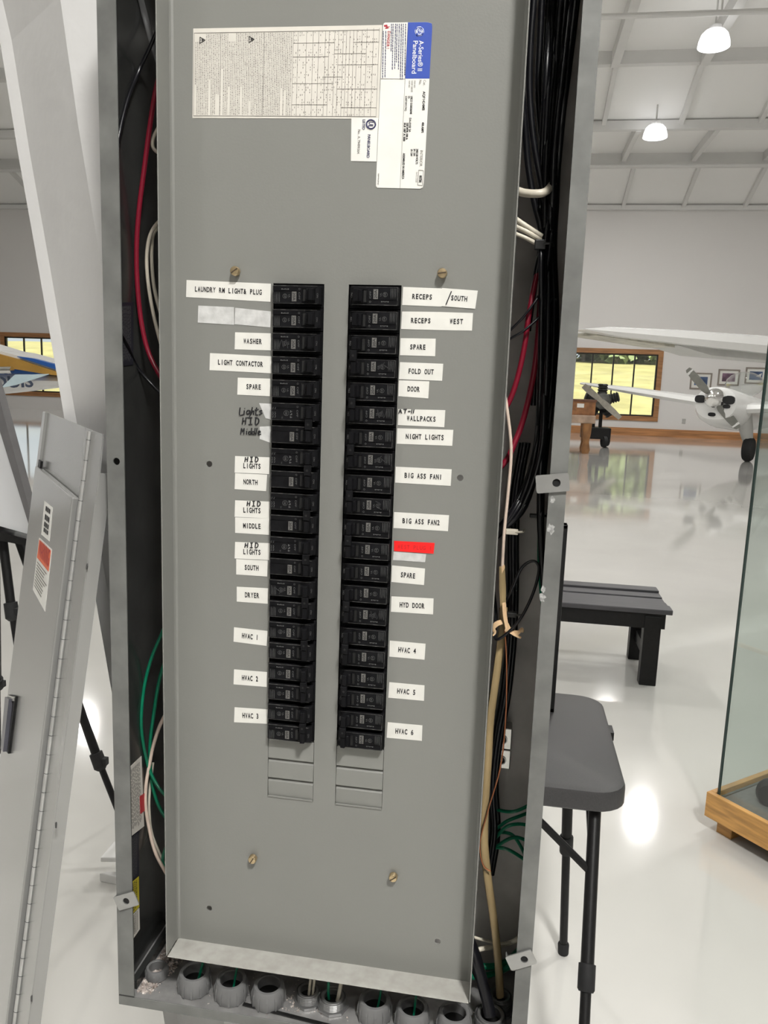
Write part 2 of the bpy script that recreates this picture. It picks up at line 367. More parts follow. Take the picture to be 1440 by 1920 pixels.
# ------------------------------------------------------------------ white low-wing airplane
def ring(c, ax, up, a, b_, n=20, p=1.0):
    c = V(c); ax = V(ax).normalized(); s_ = ax.cross(V(up)).normalized(); u_ = s_.cross(ax)
    return [c + s_ * (math.copysign(abs(math.cos(t)) ** p, math.cos(t)) * a) + u_ * (math.copysign(abs(math.sin(t)) ** p, math.sin(t)) * b_) for t in [2 * math.pi * k / n for k in range(n)]]
sp = P(1338, 748, 18.6)
t = thing('airplane', 'white low-wing airplane with polished spinner and grey two-blade propeller', 'airplane', (sp.x + .6, sp.y + 1, 0))
ax = V((.50, .86, -.1)).normalized(); UPV = V((0, 0, 1)); sx = ax.cross(UPV).normalized()
def apt(d, s_, u_): return sp + ax * d + sx * s_ + V((0, 0, 1)) * u_
mk('fuselage', B().loft([ring(apt(d, .0, dz), ax, UPV, a, b_, 24, .85) for d, dz, a, b_ in ((.14, -.04, .34, .26), (.19, -.08, .46, .38), (.45, -.12, .54, .44), (1.1, -.14, .58, .47), (2.2, -.12, .56, .46), (4.0, .0, .42, .40), (6.5, .1, .16, .18))]), PLANEW, t, True)
mk('spinner', B().loft([ring(apt(d, 0, .02), ax, UPV, r, r, 20) for d, r in ((-.26, .02), (-.22, .10), (-.10, .19), (.05, .235), (.2, .24))]), CHROME, t, True)
for s_, u_, a, b_ in ((-.34, .02, .13, .09), (.31, .02, .12, .10), (.27, -.13, .08, .045), (-.04, -.33, .085, .045)):
    d_ = .13 if u_ > 0 else .11
    mk('air_inlet', B().loft([ring(apt(d_ + e, s_, u_ - .02), ax, UPV, a, b_, 14, .7) for e in (-.01, .2)]), RUB, t, True)
tl = P(1290, 692, 18.55); br = P(1385, 803, 18.65)
for tip in (tl, br):
    dv = (tip - sp); L = dv.length; dv.normalize(); wv = dv.cross(ax).normalized(); c0 = sp + ax * -.02
    bl = mk('propeller_blade', B().loft([[c0 + dv * (L * k) + wv * w_ * math.cos(tw) * sgn + ax * (w_ * math.sin(tw) * sgn + o_) for sgn, o_ in ((-1, -.012), (1, -.012), (1, .012), (-1, .012))] for k, w_, tw in ((.18, .06, .6), (.35, .10, .45), (.7, .095, .3), (.95, .075, .2), (1.0, .05, .2))]), PROPG, t)
    mk('blade_tip', B().loft([[c0 + dv * (L * k) + wv * w_ * sgn + ax * (w_ * .2 * sgn + o_) for sgn, o_ in ((-1, -.015), (1, -.015), (1, .015), (-1, .015))] for k, w_ in ((.86, .088), (.92, .084))]), PLANEW, bl)
def wing(pts, thick, name, mat, par):
    # pts: list of (leading point, chord vector, thickness); flattened airfoil sections
    rings = []
    for lead, ch, th in pts:
        rings.append([lead + ch * u_ + V((0, 0, th * v_)) for u_, v_ in ((0, 0), (.06, .4), (.3, .6), (.7, .3), (1, .02), (.7, -.2), (.3, -.4), (.06, -.35))])
    return mk(name, B().loft(rings), mat, par, True)
wr = P(1325, 757, 19.6); wt = P(1087, 719, 24.2); ch = ax * 1.5; ch.z = 0
wing([(wr, ch, .26), (wr.lerp(wt, .6), ch * .8, .19), (wt, ch * .45, .07)], 1, 'wing', PLANEW, t)
wr2 = P(1385, 768, 19.0); wt2 = wr2 + V((3.6, -2.0, .35))
wing([(wr2, ch, .26), (wr2.lerp(wt2, .6), ch * .8, .19), (wt2, ch * .45, .07)], 1, 'wing', PLANEW, t)
gz = P(1406, 820, 19.4); 
mk('gear_fairing', B().tube([P(1394, 770, 19.4), P(1398, 800, 19.4), P(1402, 826, 19.4)], [.2, .17, .12], 10, 4), PLANEG, t, True)
wh = V((gz.x, gz.y, .30))
mk('wheel', B().lathe([(.12, -.09), (.26, -.1), (.30, -.05), (.30, .05), (.26, .1), (.12, .09)], wh, sx, 22, True), RUB, t, True)
mk('gear_leg', B().cyl(wh + V((0, 0, .02)), P(1400, 822, 19.4), .07, 10), PLANEG, t, True)
sp2 = P(1360, 752, 21)
mk('canopy', B().ball(apt(2.4, 0, .62), .42, .9, .32), WGLASS, t, True)

# ------------------------------------------------------------------ white high-wing airplane, only its wing in view
tipA = PZ(1099, 617, 2.40); midA = PZ(1290, 634, 2.40); rootA = PZ(1452, 649, 2.40)
t = thing('airplane', 'white high wing of an airplane reaching in over the window', 'airplane', rootA)
dA = (rootA - tipA).normalized(); chA = V((dA.y, -dA.x, 0)).normalized() * -1.0
def wsec(p, c, th): return [p + chA * c * u_ + V((0, 0, th * v_)) for u_, v_ in ((0, 0), (.06, .45), (.3, .6), (.7, .3), (1, .0), (.7, -.2), (.3, -.4), (.06, -.4))]
mk('wing', B().loft([wsec(tipA, .3, .015), wsec(tipA.lerp(midA, .3), .6, .13), wsec(midA, .8, .22), wsec(rootA, .85, .30), wsec(rootA + dA * 3, .85, .3)]), PLANEW, t, True)
mk('aileron', B().loft([[p + chA * -.02 + V((0, 0, z_)) + dA * 0 for z_ in (0,)] * 0 or [p + V((0, 0, a_)) + chA * c_ for a_, c_ in ((-.01, .25), (-.01, .7), (-dz_, .75), (-dz_, .22))] for p, dz_ in ((tipA.lerp(midA, .22), .05), (midA, .13))]), pm('bare_wing_frame', (.52, .5, .42), .35, .3, .3, 8), t)
mk('flap', B().loft([[p + V((0, 0, a_)) + chA * c_ for a_, c_ in ((-.02, .22), (-.02, .75), (-dz_, .8), (-dz_, .2))] for p, dz_ in ((midA + dA * .05, .10), (midA.lerp(rootA, .4), .21), (rootA + dA * 2, .24))]), PLANEG, t)
mk('tip_light', B().ball(PZ(1167, 639, 2.44), .045, .045, .045), RUB, t, True)
mk('fuselage', B().loft([ring(rootA + dA * 3.4 + chA * k + V((0, 0, -.55)), chA, UPV, .55 * s_, .6 * s_, 16) for k, s_ in ((-4.5, .4), (-1.5, .9), (0, 1), (1, .85), (1.7, .5))]), PLANEW, t, True)

# ------------------------------------------------------------------ engine on a stand and the brown desk by the right window
b0 = PZ(1132, 838, 0)
t = thing('engine_stand', 'old aircraft engine with a propeller on a black wheeled stand by the window', 'engine', b0)
Yd = b0.y
def Q(px, py): return P(px, py, Yd)
bx0 = Q(1090, 808).x; bx1 = Q(1143, 808).x
mk('cart_base', B().box(bx0, bx1, Yd - .35, Yd + .35, Q(1120, 822).z, Q(1120, 801).z), BLKM, t, bevel=.02)
for px in (1094, 1130, 1138):
    c = Q(px, 830); mk('wheel', B().lathe([(.05, -.04), (.16, -.05), (.17, 0), (.16, .05), (.05, .04)], V((c.x, Yd - .3 + (px == 1138) * .5, .175)), (1, .3, 0), 14, True), RUB, t, True)
for px in (1112, 1125): mk('post', B().cyl(V((Q(px, 800).x, Yd, Q(px, 806).z)), V((Q(px, 800).x, Yd, Q(px, 762).z)), .05, 8), BLKM, t)
ec = Q(1128, 752)
mk('engine_core', B().lathe([(.05, -.3), (.22, -.25), (.26, 0), (.22, .25), (.05, .35)], ec, (0, 1, 0), 12, True), pm('engine_grey', (.12, .12, .11), .4, .5, .4, 8), t, True)
for k in range(5):
    a = k * 1.2566 + .3; d_ = V((math.cos(a), 0, math.sin(a)))
    mk('cylinder', B().lathe([(.15 if j % 2 else .115, .2 + .035 * j) for j in range(9)], ec, d_, 10, True), pm('cylinder_fin', (.05, .05, .048), .5, .4, .3, 8), t)
for a, e in (((1094, 723), (1128, 752)), ((1128, 752), (1163, 784))):
    a = P(*a, Yd - .42); e = P(*e, Yd - .42); dv = (e - a).normalized(); wv = V((dv.z, 0, -dv.x))
    mk('propeller_blade', B().loft([[a.lerp(e, k) + wv * w_ * sgn + V((0, o_, 0)) for sgn, o_ in ((-1, -.02), (1, .02), (1, .04), (-1, 0))] for k, w_ in ((0, .07), (.2, .085), (.6, .08), (1, .06))]), pm('bare_propeller', (.42, .40, .35), .35, .4, .2, 8), t)
dk = PZ(1100, 849, 0); Yk = dk.y
def Q2(px, py): return P(px, py, Yk)
t = thing('table', 'brown wooden table with a turned leg by the window', 'table', dk)
xa = Q2(1066, 790).x - 1.2; xb = Q2(1114, 790).x
mk('tabletop', B().box(xa, xb, Yk - .35, Yk + .35, Q2(1100, 793).z, Q2(1100, 778).z), pm('pale_top', (.42, .30, .22), .4, 0, .3, 5), t, bevel=.02)
for yy in (-.25, .25):
    for xx in (Q2(1099, 800).x, xa + .15):
        mk('leg', B().lathe([(.09, 0), (.11, .1), (.075, .3), (.11, .5), (.12, Q2(1100, 793).z)], (xx, Yk + yy, 0), n=12, cap=True), pm('leg_wood', (.30, .14, .05), .5, 0, .3, 6), t, True)
t = thing('wooden_box', 'orange-brown wooden box with a pale label on the brown table', 'box', (xb - .3, Yk, Q2(1100, 778).z))
mk('case', B().box(xa + .7, xb - .02, Yk - .28, Yk + .28, Q2(1100, 778).z, Q2(1100, 752).z), DKWOOD, t, bevel=.01)
mk('lid', B().box(xa + .68, xb, Yk - .3, Yk + .3, Q2(1100, 753).z, Q2(1100, 749).z), pm('dark_lid', (.14, .06, .03), .4, 0, .2, 6), t)
q = Q2(1088, 760); mk('paper_label', B().box(q.x - .1, q.x + .07, Yk - .284, Yk - .279, q.z - .05, q.z + .05), PAPERW, t)

# ------------------------------------------------------------------ blue and gold airplane at the left edge
YA = 15.0
def A(px, py, d=0): return P(px, py, YA + d)
t = thing('airplane', 'blue, gold and white airplane before the left window', 'airplane', A(40, 720))
def body(rows): return B().loft([[V(A(x, yt)) + V((0, 0, 0)), V(A(x, yt, .9)), V(A(x, yb, .9)), V(A(x, yb))] for x, yt, yb in rows])
mk('fuselage', B().loft([ring((A(x, (yt + yb) / 2).x, YA + .55, A(x, (yt + yb) / 2).z), (1, .05, 0), UPV, .45 * k, (A(x, yt).z - A(x, yb).z) / 2, 16) for x, yt, yb, k in ((-150, 680, 748, 1.1), (-40, 684, 741, 1.05), (20, 690, 735, 1), (60, 697, 730, .9), (95, 703, 726, .8), (118, 706, 720, .6))]), PLANEW, t, True)
def slab(rows, y0, y1, name, m): # rows: (px, top py, bottom py)
    return mk(name, B().loft([[P(x, a, y0), P(x, b_, y0), P(x, b_, y0) + V((0, y1 - y0, 0)), P(x, a, y0) + V((0, y1 - y0, 0))] for x, a, b_ in rows]), m, t)
slab(((-120, 625, 662), (-20, 655, 690), (0, 658, 664), (105, 686, 703), (125, 691, 707)), YA - .1, YA + 1.2, 'wing', PLANEW)
slab(((-120, 640, 675), (-10, 662, 687), (0, 664, 688), (40, 675, 694), (75, 687, 700), (107, 697, 704), (125, 702, 708)), YA - .16, YA + .9, 'wing_stripe', GOLD)
slab(((32, 668, 669), (60, 672, 678), (105, 684, 693), (125, 688, 699)), YA - .18, YA, 'wing_stripe', PBLUE)
slab(((-100, 686, 705), (0, 689, 702), (25, 689, 700), (75, 698, 703)), YA - .05, YA + .3, 'cheat_line', PBLUE)
slab(((3, 726, 727), (28, 702, 722), (60, 702, 712), (90, 701, 702)), YA - .5, YA - .46, 'windscreen', PALEB)
mk('strut', B().cyl(A(-10, 694, -.3), A(23, 694, -.3), .08, 10), CHROME, t, True)
lb = B()
put_text(lb, 'OUIS', A(-12, 727, -.02), A(64, 725, -.02), (0, 0, 1), (0, -.02, 0), .23, bold=.03)
mk('lettering', lb, pm('slate_letter', (.07, .09, .14), .5, 0, .1, 5), t, fix=False)
mk('wheel', B().lathe([(.1, -.08), (.25, -.1), (.28, 0), (.25, .1), (.1, .08)], (A(-60, 740).x, YA + .4, .28), (0, 1, 0), 16, True), RUB, t, True)
mk('gear_leg', B().cyl((A(-60, 740).x, YA + .4, .28), A(-50, 735, .4), .05, 8), STEELW, t)

# ------------------------------------------------------------------ bench, folding table, board on the table
t = thing('bench', 'black slatted bench on the glossy floor', 'bench', (.5, 3.69, 0))
BX0, BX1 = -.25, 1.12
ys = [3.43, 3.535, 3.64, 3.745, 3.85]
for k, y in enumerate(ys):
    dz = (0, -.012, -.018, -.012, 0)[k]
    mk('slat', B().box(BX0, BX1, y, y + .098, .412 + dz, .44 + dz), SLAT, t, bevel=.004)
mk('apron', B().box(BX0 + .04, BX1 - .03, 3.452, 3.475, .325, .41), BLKM, t); mk('apron', B().box(BX0 + .04, BX1 - .03, 3.905, 3.928, .325, .41), BLKM, t)
for x in (BX0 + .05, BX1 - .14):
    for y in (3.445, 3.865):
        mk('leg', B().box(x, x + .09, y, y + .07, 0, .395), BLKM, t, bevel=.004)
    mk('stretcher', B().box(x + .03, x + .06, 3.515, 3.865, .12, .19), BLKM, t); mk('end_rail', B().box(x + .02, x + .07, 3.515, 3.865, .33, .40), BLKM, t)

def rrect(x0, x1, y0, y1, r, n=6):
    o = []
    for cx, cy, a0 in ((x1 - r, y1 - r, 0), (x0 + r, y1 - r, 90), (x0 + r, y0 + r, 180), (x1 - r, y0 + r, 270)):
        o += [(cx + r * math.cos(math.radians(a0 + 90 * k / n)), cy + r * math.sin(math.radians(a0 + 90 * k / n))) for k in range(n + 1)]
    return o
TX0, TX1, TY0, TY1, TZ = -.25, .512, .855, 1.44, .70
t = thing('folding_table', 'charcoal plastic folding table with rounded corners behind the panel', 'table', (.15, 1.15, 0))
oo = rrect(TX0, TX1, TY0, TY1, .07)
mk('tabletop', B().loft([[(x, y, z) for x, y in rrect(TX0 + i, TX1 - i, TY0 + i, TY1 - i, .07)] for z, i in ((TZ - .052, .004), (TZ - .048, 0), (TZ - .012, 0), (TZ - .004, .003), (TZ, .012))]), PLAST, t, True)
mk('latch', B().box(TX1 - .003, TX1 + .008, 1.20, 1.25, TZ - .03, TZ - .008), BLKM, t)
near_ = (P(1115, 1524, .90), PZ(1100, 1830, .352)); far_ = (PZ(1062, 1582, .352), PZ(1056, 1787, 0))
mid_ = (TX0 + TX1) / 2
for sg in (-1, 1):
    def mir(p): return V((p.x if sg < 0 else 2 * mid_ - p.x, p.y, p.z))
    for pr, is_near in ((near_, True), (far_, False)):
        a_n = pr[0] if is_near else pr[0]; d0_ = (pr[1] - pr[0]).normalized()
        tp = mir(pr[0] - d0_ * ((TZ - .045 - pr[0].z) / -d0_.z)); ft = mir(pr[1] + d0_ * (pr[1].z / -d0_.z)); kn = mir(pr[1] if is_near else pr[0]); d_ = (ft - tp).normalized(); x = tp.x
        if is_near: nt_, nf_ = tp, ft
        else: fr_ = tp
        lg = mk('leg', B().cyl(tp, kn, .0145, 12), BLKM, t, True)
        mk('extension_tube', B().cyl(kn, ft - d_ * .008, .0115, 12), BLKM, lg, True)
        mk('collar', B().lathe([(.012, -.025), (.0185, -.023), (.0185, .025), (.0155, .03)], kn, d_, 14), RUB, lg, True)
        mk('foot_cap', B().lathe([(.0125, -.036), (.016, -.03), (.015, -.001), (.005, 0)], ft, d_, 14), RUB, lg, True)
    mk('crossbar', B().cyl(nt_, fr_, .011, 8), BLKM, t)
    q1_ = nt_.lerp(nf_, .21)
    mk('brace', B().tube([q1_ + V((sg * .16, .07, .11)), q1_], .009, 8, 1), BLKM, t, True)
    mk('brace', B().tube([V((nt_.x + sg * .01, 1.02, .65)), q1_ + V((0, .005, .01))], .007, 8, 1), BLKM, t, True)
bq = V((.361, 1.30, .70))
t = thing('display_board', 'thin black board standing edge-on upon the charcoal table', 'board', bq)
mk('panel', B().box(.10, .352, 1.292, 1.306, .70, 1.235), BLKM, t)
mk('frame', B().box(.345, .365, 1.280, 1.318, .70, 1.236).box(.09, .365, 1.28, 1.318, 1.224, 1.236).box(.09, .365, 1.28, 1.318, .70, .712), BLKM, t, bevel=.002)

# ------------------------------------------------------------------ glass display case
C0 = PZ(1325, 1484, .155); a_ = V((.645, -.764, 0)); b2 = V((.764, .645, 0))
t = thing('display_case', 'glass display case on a honey oak base', 'case', (C0.x, C0.y, 0))
def cb_(u0, u1, v0, v1, z0, z1):
    return [C0 * V((1, 1, 0)).length * 0 if False else V((C0.x, C0.y, 0)) + a_ * u + b2 * v + V((0, 0, z)) for z in (z0, z1) for u, v in ((u0, v0), (u1, v0), (u1, v1), (u0, v1))]
BF = [(3, 2, 1, 0), (4, 5, 6, 7), (0, 1, 5, 4), (1, 2, 6, 5), (2, 3, 7, 6), (3, 0, 4, 7)]
def cbox(*k): return B().add(cb_(*k), BF)
UA, VB = 1.15, 1.7
for nm, k in (('base_rail', (0, UA, 0, .022, .06, .155)), ('base_rail', (0, .022, .022, VB, .06, .155)), ('base_rail', (UA - .022, UA, .022, VB, .06, .155)), ('base_rail', (.022, UA - .022, VB - .022, VB, .06, .155))):
    mk(nm, cbox(*k), OAK, t, bevel=.002)
mk('deck', cbox(.022, UA - .022, .022, VB - .022, .12, .135), MATT, t)
for u, v in ((.03, .04), (UA - .1, .04), (.03, VB - .1), (UA - .1, VB - .1)):
    mk('foot', cbox(u, u + .06, v, v + .06, 0, .062), OAK, t)
for k in ((.03, UA - .03, .03, .036, .135, 1.95), (.03, .036, .036, VB - .03, .135, 1.95)):
    mk('glass_pane', cbox(*k), GLASS, t)
mk('glass_edge', cbox(.026, .0335, .026, .0335, .135, 1.95), GEDGE, t)
q = PZ(1446, 1500, .16)
tag(mk('model_tire', B().lathe([(.025, -.022), (.05, -.025), (.062, -.012), (.064, 0), (.062, .012), (.05, .025), (.025, .022)], q + V((.01, 0, .02)), (.5, .8, .15), 24, True), RUB, smooth=True), 'small black tire standing inside the glass display case', 'tire')

# ================================================================== THE PANEL
XL, XR = -.2565, .2575           # outer sides of the enclosure
YF, YB_ = -.030, .116            # front flange, back
ZB, ZT = .812, 2.16
t = ENC = thing('panel_enclosure', 'open galvanised steel electrical enclosure fixed to the white column', 'enclosure', (0, YB_, ZB))
mk('back_plate', B().box(XL, XR, YB_ - .0015, YB_, ZB - .012, ZT), GALVB, t)
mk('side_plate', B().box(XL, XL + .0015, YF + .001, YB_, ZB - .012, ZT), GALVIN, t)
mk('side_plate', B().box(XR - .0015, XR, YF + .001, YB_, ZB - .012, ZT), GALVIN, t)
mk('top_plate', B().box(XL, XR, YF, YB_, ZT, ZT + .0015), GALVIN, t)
mk('bottom_plate', B().box(XL, XR, YF, YB_, ZB - .0015, ZB), pm('scuffed_steel', (.34, .335, .33), .38, .5, .45, 22, .05, 80), t)
FH = P(219, 865, YF)
hole = circ(FH.x, FH.z, .0042, 16)
mk('front_flange', plate('front_flange', rect(XL, XL + .0212, ZB + .001, ZT), [hole], (0, YF, 0), (1, 0, 0), (0, 0, 1), .0018), GALV, t)
mk('front_flange', plate('front_flange', rect(XR - .0178, XR, ZB + .001, ZT), [], (0, YF, 0), (1, 0, 0), (0, 0, 1), .0018), GALV, t)
mk('front_flange', B().box(XL, XR, YF - .0012, YF + .0008, ZB - .0135, ZB - .0002), GALV, t, bevel=.0005)
mk('seam', B().box(XL + .0005, XL + .0215, YF - .0016, YF - .0008, ZB - .0002, ZB + .0008), pm('seam_shadow', (.03, .03, .03), .8, 0, .1, 20), t)
for px, py, ang, w_, h_ in ((237, 1689, -24, .030, .019), (1036, 906, -8, .034, .019), (977, 1800, -27, .032, .0185)):
    c = P(px, py, YF - .003); a = math.radians(-ang); ux = V((math.cos(a), 0, math.sin(a))); uy = V((-math.sin(a), 0, math.cos(a)))
    hx = .004 if px != 237 else .0
    tb = mk('mounting_tab', plate('mounting_tab', [(x, y) for x, y in rrect(-w_ / 2, w_ / 2, -h_ / 2, h_ / 2, .002, 3)], [circ(hx, 0, .0043, 14)], c, ux, uy, .0016), pm('bright_tab', (.34, .34, .33), .35, .6, .1, 40), t)
    mk('fold', B().prism([c + ux * (-w_ / 2 + .0005) + uy * (h_ / 2 - .001), c + ux * (-w_ / 2 + .0005) - uy * (h_ / 2 - .001), c + ux * (-w_ / 2 + .0015) - uy * (h_ / 2 - .001), c + ux * (-w_ / 2 + .0015) + uy * (h_ / 2 - .001)], (0, .009, 0)), MATS['bright_tab'], tb)
    mk('hole_shadow', B().lathe([(.0001, .0009), (.0042, .0009)], c + ux * hx, (0, 1, 0), n=14), pm('hole_black', (.004, .004, .004), .8, 0, .1, 50), tb)
    mk('threaded_hole', B().lathe([(.0043, -.0002), (.0043, .004), (.0052, .004), (.0052, -.0006), (.0043, -.0002)], c + ux * hx, (0, 1, 0), n=16), ZINC, tb, True)
for k, (px, py, w_) in enumerate(((1036, 938, 5), (1033, 992, 8), (1017, 1120, 7), (1019, 1105, 5))):
    rr_ = random.Random(k); mk('corrosion_bloom', B().prism([P(px + math.cos(a) * w_ * rr_.uniform(.5, 1.1), py + math.sin(a) * w_ * 1.5 * rr_.uniform(.5, 1.1), YF - .0010) for a in [j * .5236 for j in range(12)]], (0, .0003, 0)), pm('white_corrosion', (.36, .36, .35), .8, 0, .5, 300, dark=(.2, .2, .195)), t)
mk('bottom_channel', B().prism([(XL + .0105, YF + .012, ZB), (XL + .0185, YF + .012, ZB), (XL + .0185, YB_ - .002, ZB), (XL + .0105, YB_ - .002, ZB)], (0, 0, .012)), GALVIN, t)
# ground lug bar on the back plate
q0 = P(930, 1356, .105); q1 = P(956, 1434, .105); zm = P(943, 1398, .105).z
gl = thing('ground_lug', 'silver two-screw ground lug at the back of the panel behind the beige cable', 'lug', ((q0.x + q1.x) / 2, YB_ - .002, zm))
for z0_, z1_ in ((q1.z, zm), (zm + .0012, q0.z)):
    mk('lug_block', B().box(q0.x, q1.x, .092, YB_ - .002, z0_, z1_), LUGM, gl, bevel=.0012)
    mk('set_screw', B().lathe([(.0028, -.0035), (.0028, -.001), (.006, -.001), (.0062, .0005), (.0028, -.0035)], ((q0.x + q1.x) / 2 - .001, .0915, (z0_ + z1_) / 2 - .001), (0, 1, 0), n=16), ZINC, gl, True)

# ------------------------------------------------------------------ dead front
PXL, PXR = -.189, .1885
ZD0, ZD1 = .8805, 2.12
Z0 = 1.70299; PITCHZ = .0254
LX0, LX1, RX0, RX1 = -.07136, -.01374, .01355, .07136
DF = thing('dead_front_cover', 'grey enamelled dead front cover with two columns of breakers', 'panel cover', (0, 0, ZD0))
holes = [rect(LX0, LX1, Z0 - 24 * PITCHZ, Z0), rect(RX0, RX1, Z0 - 24 * PITCHZ, Z0)]
for px, py in ((392.5, 870), (863, 896), (392.5, 1703), (820.5, 1765)):
    c = P(px, py); holes.append(circ(c.x, c.z, .0036, 16))
mk('cover_face', plate('cover_face', rect(PXL, PXR, ZD0, ZD1), holes, (0, 0.0007, 0), (1, 0, 0), (0, 0, 1), .0014), PANEL, DF)
LD = .0335
mk('side_lip', B().box(PXL - .0014, PXL, -LD, .0014, ZD0 + .0002, ZD1), PANEL, DF, bevel=.0005)
mk('side_lip', B().box(PXR, PXR + .0014, -LD, .0014, ZD0 + .0002, ZD1), PANEL, DF, bevel=.0005)
mk('bottom_lip', B().box(PXL + .0005, PXR - .0005, -LD, .0014, ZD0 - .0014, ZD0), pm('dusty_lit_enamel', (.34, .335, .31), .55, 0, .2, 70, dark=(.31, .30, .275)), DF, bevel=.0005)  # paler lip: dust film, plus light from above put into the colour
mk('bend_radius', B().prism([(PXL, 0, ZD0), (PXL + .0035, 0, ZD0), (PXL + .001, -.001, ZD0), (PXL, -.0035, ZD0)], (0, 0, ZD1 - ZD0)), PANEL, DF, True)
mk('bend_radius', B().prism([(PXR, 0, ZD0), (PXR, -.0035, ZD0), (PXR - .001, -.001, ZD0), (PXR - .0035, 0, ZD0)], (0, 0, ZD1 - ZD0)), PANEL, DF, True)
for x0, x1 in ((LX0, LX1), (RX0, RX1)):
    for k in (21, 22, 23):
        zt = Z0 - k * PITCHZ; zb = zt - PITCHZ
        top = .0036 if k > 21 else .0009
        mk('twistout_plate', B().prism([(x0 + .0006, top, zt - .0016), (x0 + .0006, .0008, zt - .0052), (x0 + .0006, -.0001 if k < 23 else .0016, zb + (.0030 if k < 23 else .0016))] + ([] if k < 23 else [(x0 + .0006, .0022, zb + .0012), (x0 + .0006, -.0012, zb + .0012)]) + [(x0 + .0006, -.0003 if k < 23 else -.0012, zb + .0002), (x0 + .0006, .0028, zb + .0002), (x0 + .0006, top + .0015, zt - .0006)], (x1 - x0 - .0012, 0, 0)), PANEL, DF)
# black filler added behind the cover to keep the opening's gaps dark
mk('gap_filler', B().box(-.085, .085, .03, .06, Z0 - 21.3 * PITCHZ, Z0 + .01), BLK, DF)

for i, (px, py, ang) in enumerate(((440, 508, 35), (829, 512, 10), (473, 1612, 60), (737, 1646, 40))):
    c = P(px, py, -.006)
    s_ = thing('machine_screw', ('brass slotted screw above the left column of breakers', 'brass slotted screw above the right column of breakers', 'brass slotted screw low on the cover, left of the two', 'brass slotted screw low on the cover, right of the two')[i], 'screw', (c.x, 0, c.z), 'cover screws')
    mk('head', B().lathe([(.004, 0), (.0052, -.001), (.0052, -.0055), (.0044, -.0068), (.001, -.0074), (.0001, -.0074)], (c.x, -.001, c.z), (0, 1, 0), n=20), BRASS, s_, True)
    a = math.radians(ang); d_ = V((math.cos(a), 0, math.sin(a))); w_ = V((-d_.z, 0, d_.x)) * .0006; o = V((c.x, -.0087, c.z))
    mk('slot', B().prism([o - d_ * .0044 - w_, o + d_ * .0044 - w_, o + d_ * .0044 + w_, o - d_ * .0044 + w_], (0, .001, 0)), pm('slot_dark', (.06, .04, .02), .7, 0, .1, 50), s_)

# ------------------------------------------------------------------ breakers: local u along the column (0..57.6 mm), v up
BW = .0576
def lbox(b, u0, u1, y0, y1, v0, v1): return b.box(u0, u1, y0, y1, v0, v1)
def body_mesh(poles):
    b = B()
    for p_ in range(poles):
        o = -p_ * PITCHZ
        b.box(.0012, BW - .0012, .001, .03, o + .0004, o + PITCHZ - .0004)
        # raised face, chamfered ends
        zz0, zz1 = o + .0033, o + .0221
        b.prism([(.0014, .001, zz0), (.0014, -.0072, zz0), (.0026, -.009, zz0), (.0500, -.009, zz0), (.0535, -.0072, zz0), (.0556, -.0050, zz0), (.0556, .001, zz0)], (0, 0, zz1 - zz0))
        # frame round the handle slot
        b.box(.0352, .0362, -.0102, -.009, zz0 + .002, zz1 - .002); b.box(.0352, .0505, -.0102, -.009, zz1 - .003, zz1 - .002); b.box(.0352, .0505, -.0102, -.009, zz0 + .002, zz0 + .003)
        b.box(.003, .034, -.0094, -.009, o + .0164, o + .0168)
    return b
def handle_mesh(o, off=False):
    h0, h1 = o + .0062, o + .0192
    b = B()
    b.prism([(.0392, -.0085, h0), (.0405, -.0128, h0), (.0432, -.0135, h0), (.0445, -.0192, h0), (.0497, -.0186, h0), (.0500, -.0085, h0)], (0, 0, h1 - h0))
    for k in range(3): b.box(.0408 + k * .0009, .0411 + k * .0009, -.0138, -.0128, h0 + .001, h1 - .001)
    return b
_bm = {}
def bmesh_(key, fn, bev=0):
    if key not in _bm:
        me = fn().mesh(key); bm = bmesh.new(); bm.from_mesh(me); bmesh.ops.recalc_face_normals(bm, faces=bm.faces)
        if bev: bmesh.ops.bevel(bm, geom=[e for e in bm.edges if e.is_manifold and e.calc_face_angle(0) > .6], offset=bev, segments=1, affect='EDGES')
        bm.to_mesh(me); bm.free(); _bm[key] = me
    return _bm[key]
SLOTM = pm('slot_black', (.003, .003, .003), .6, 0, .1, 50)
EDGEHI = pm('edge_highlight_grey', (.075, .073, .07), .5, 0, .85, 260, dark=(.012, .012, .012))  # patchy grey painted along the breaker edges as their highlight
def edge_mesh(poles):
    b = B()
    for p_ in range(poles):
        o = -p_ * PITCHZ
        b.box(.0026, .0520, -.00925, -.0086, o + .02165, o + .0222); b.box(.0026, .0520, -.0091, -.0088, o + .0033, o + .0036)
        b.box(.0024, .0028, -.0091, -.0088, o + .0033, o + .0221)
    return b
def slot_mesh(poles):
    b = B()
    for p_ in range(poles): b.box(.0364, .0396, -.0093, -.0089, -p_ * PITCHZ + .0062, -p_ * PITCHZ + .0192)
    return b
def down_text(b, s, u, v0, v1, h, y, bold=0, flip=False):
    # text running down the face (from v0 down to v1), letters' tops towards +u
    return put_text(b, s, (u, y, v0), (u, y, v1), (1, 0, 0), (0, -.0001, 0), h, bold=bold)
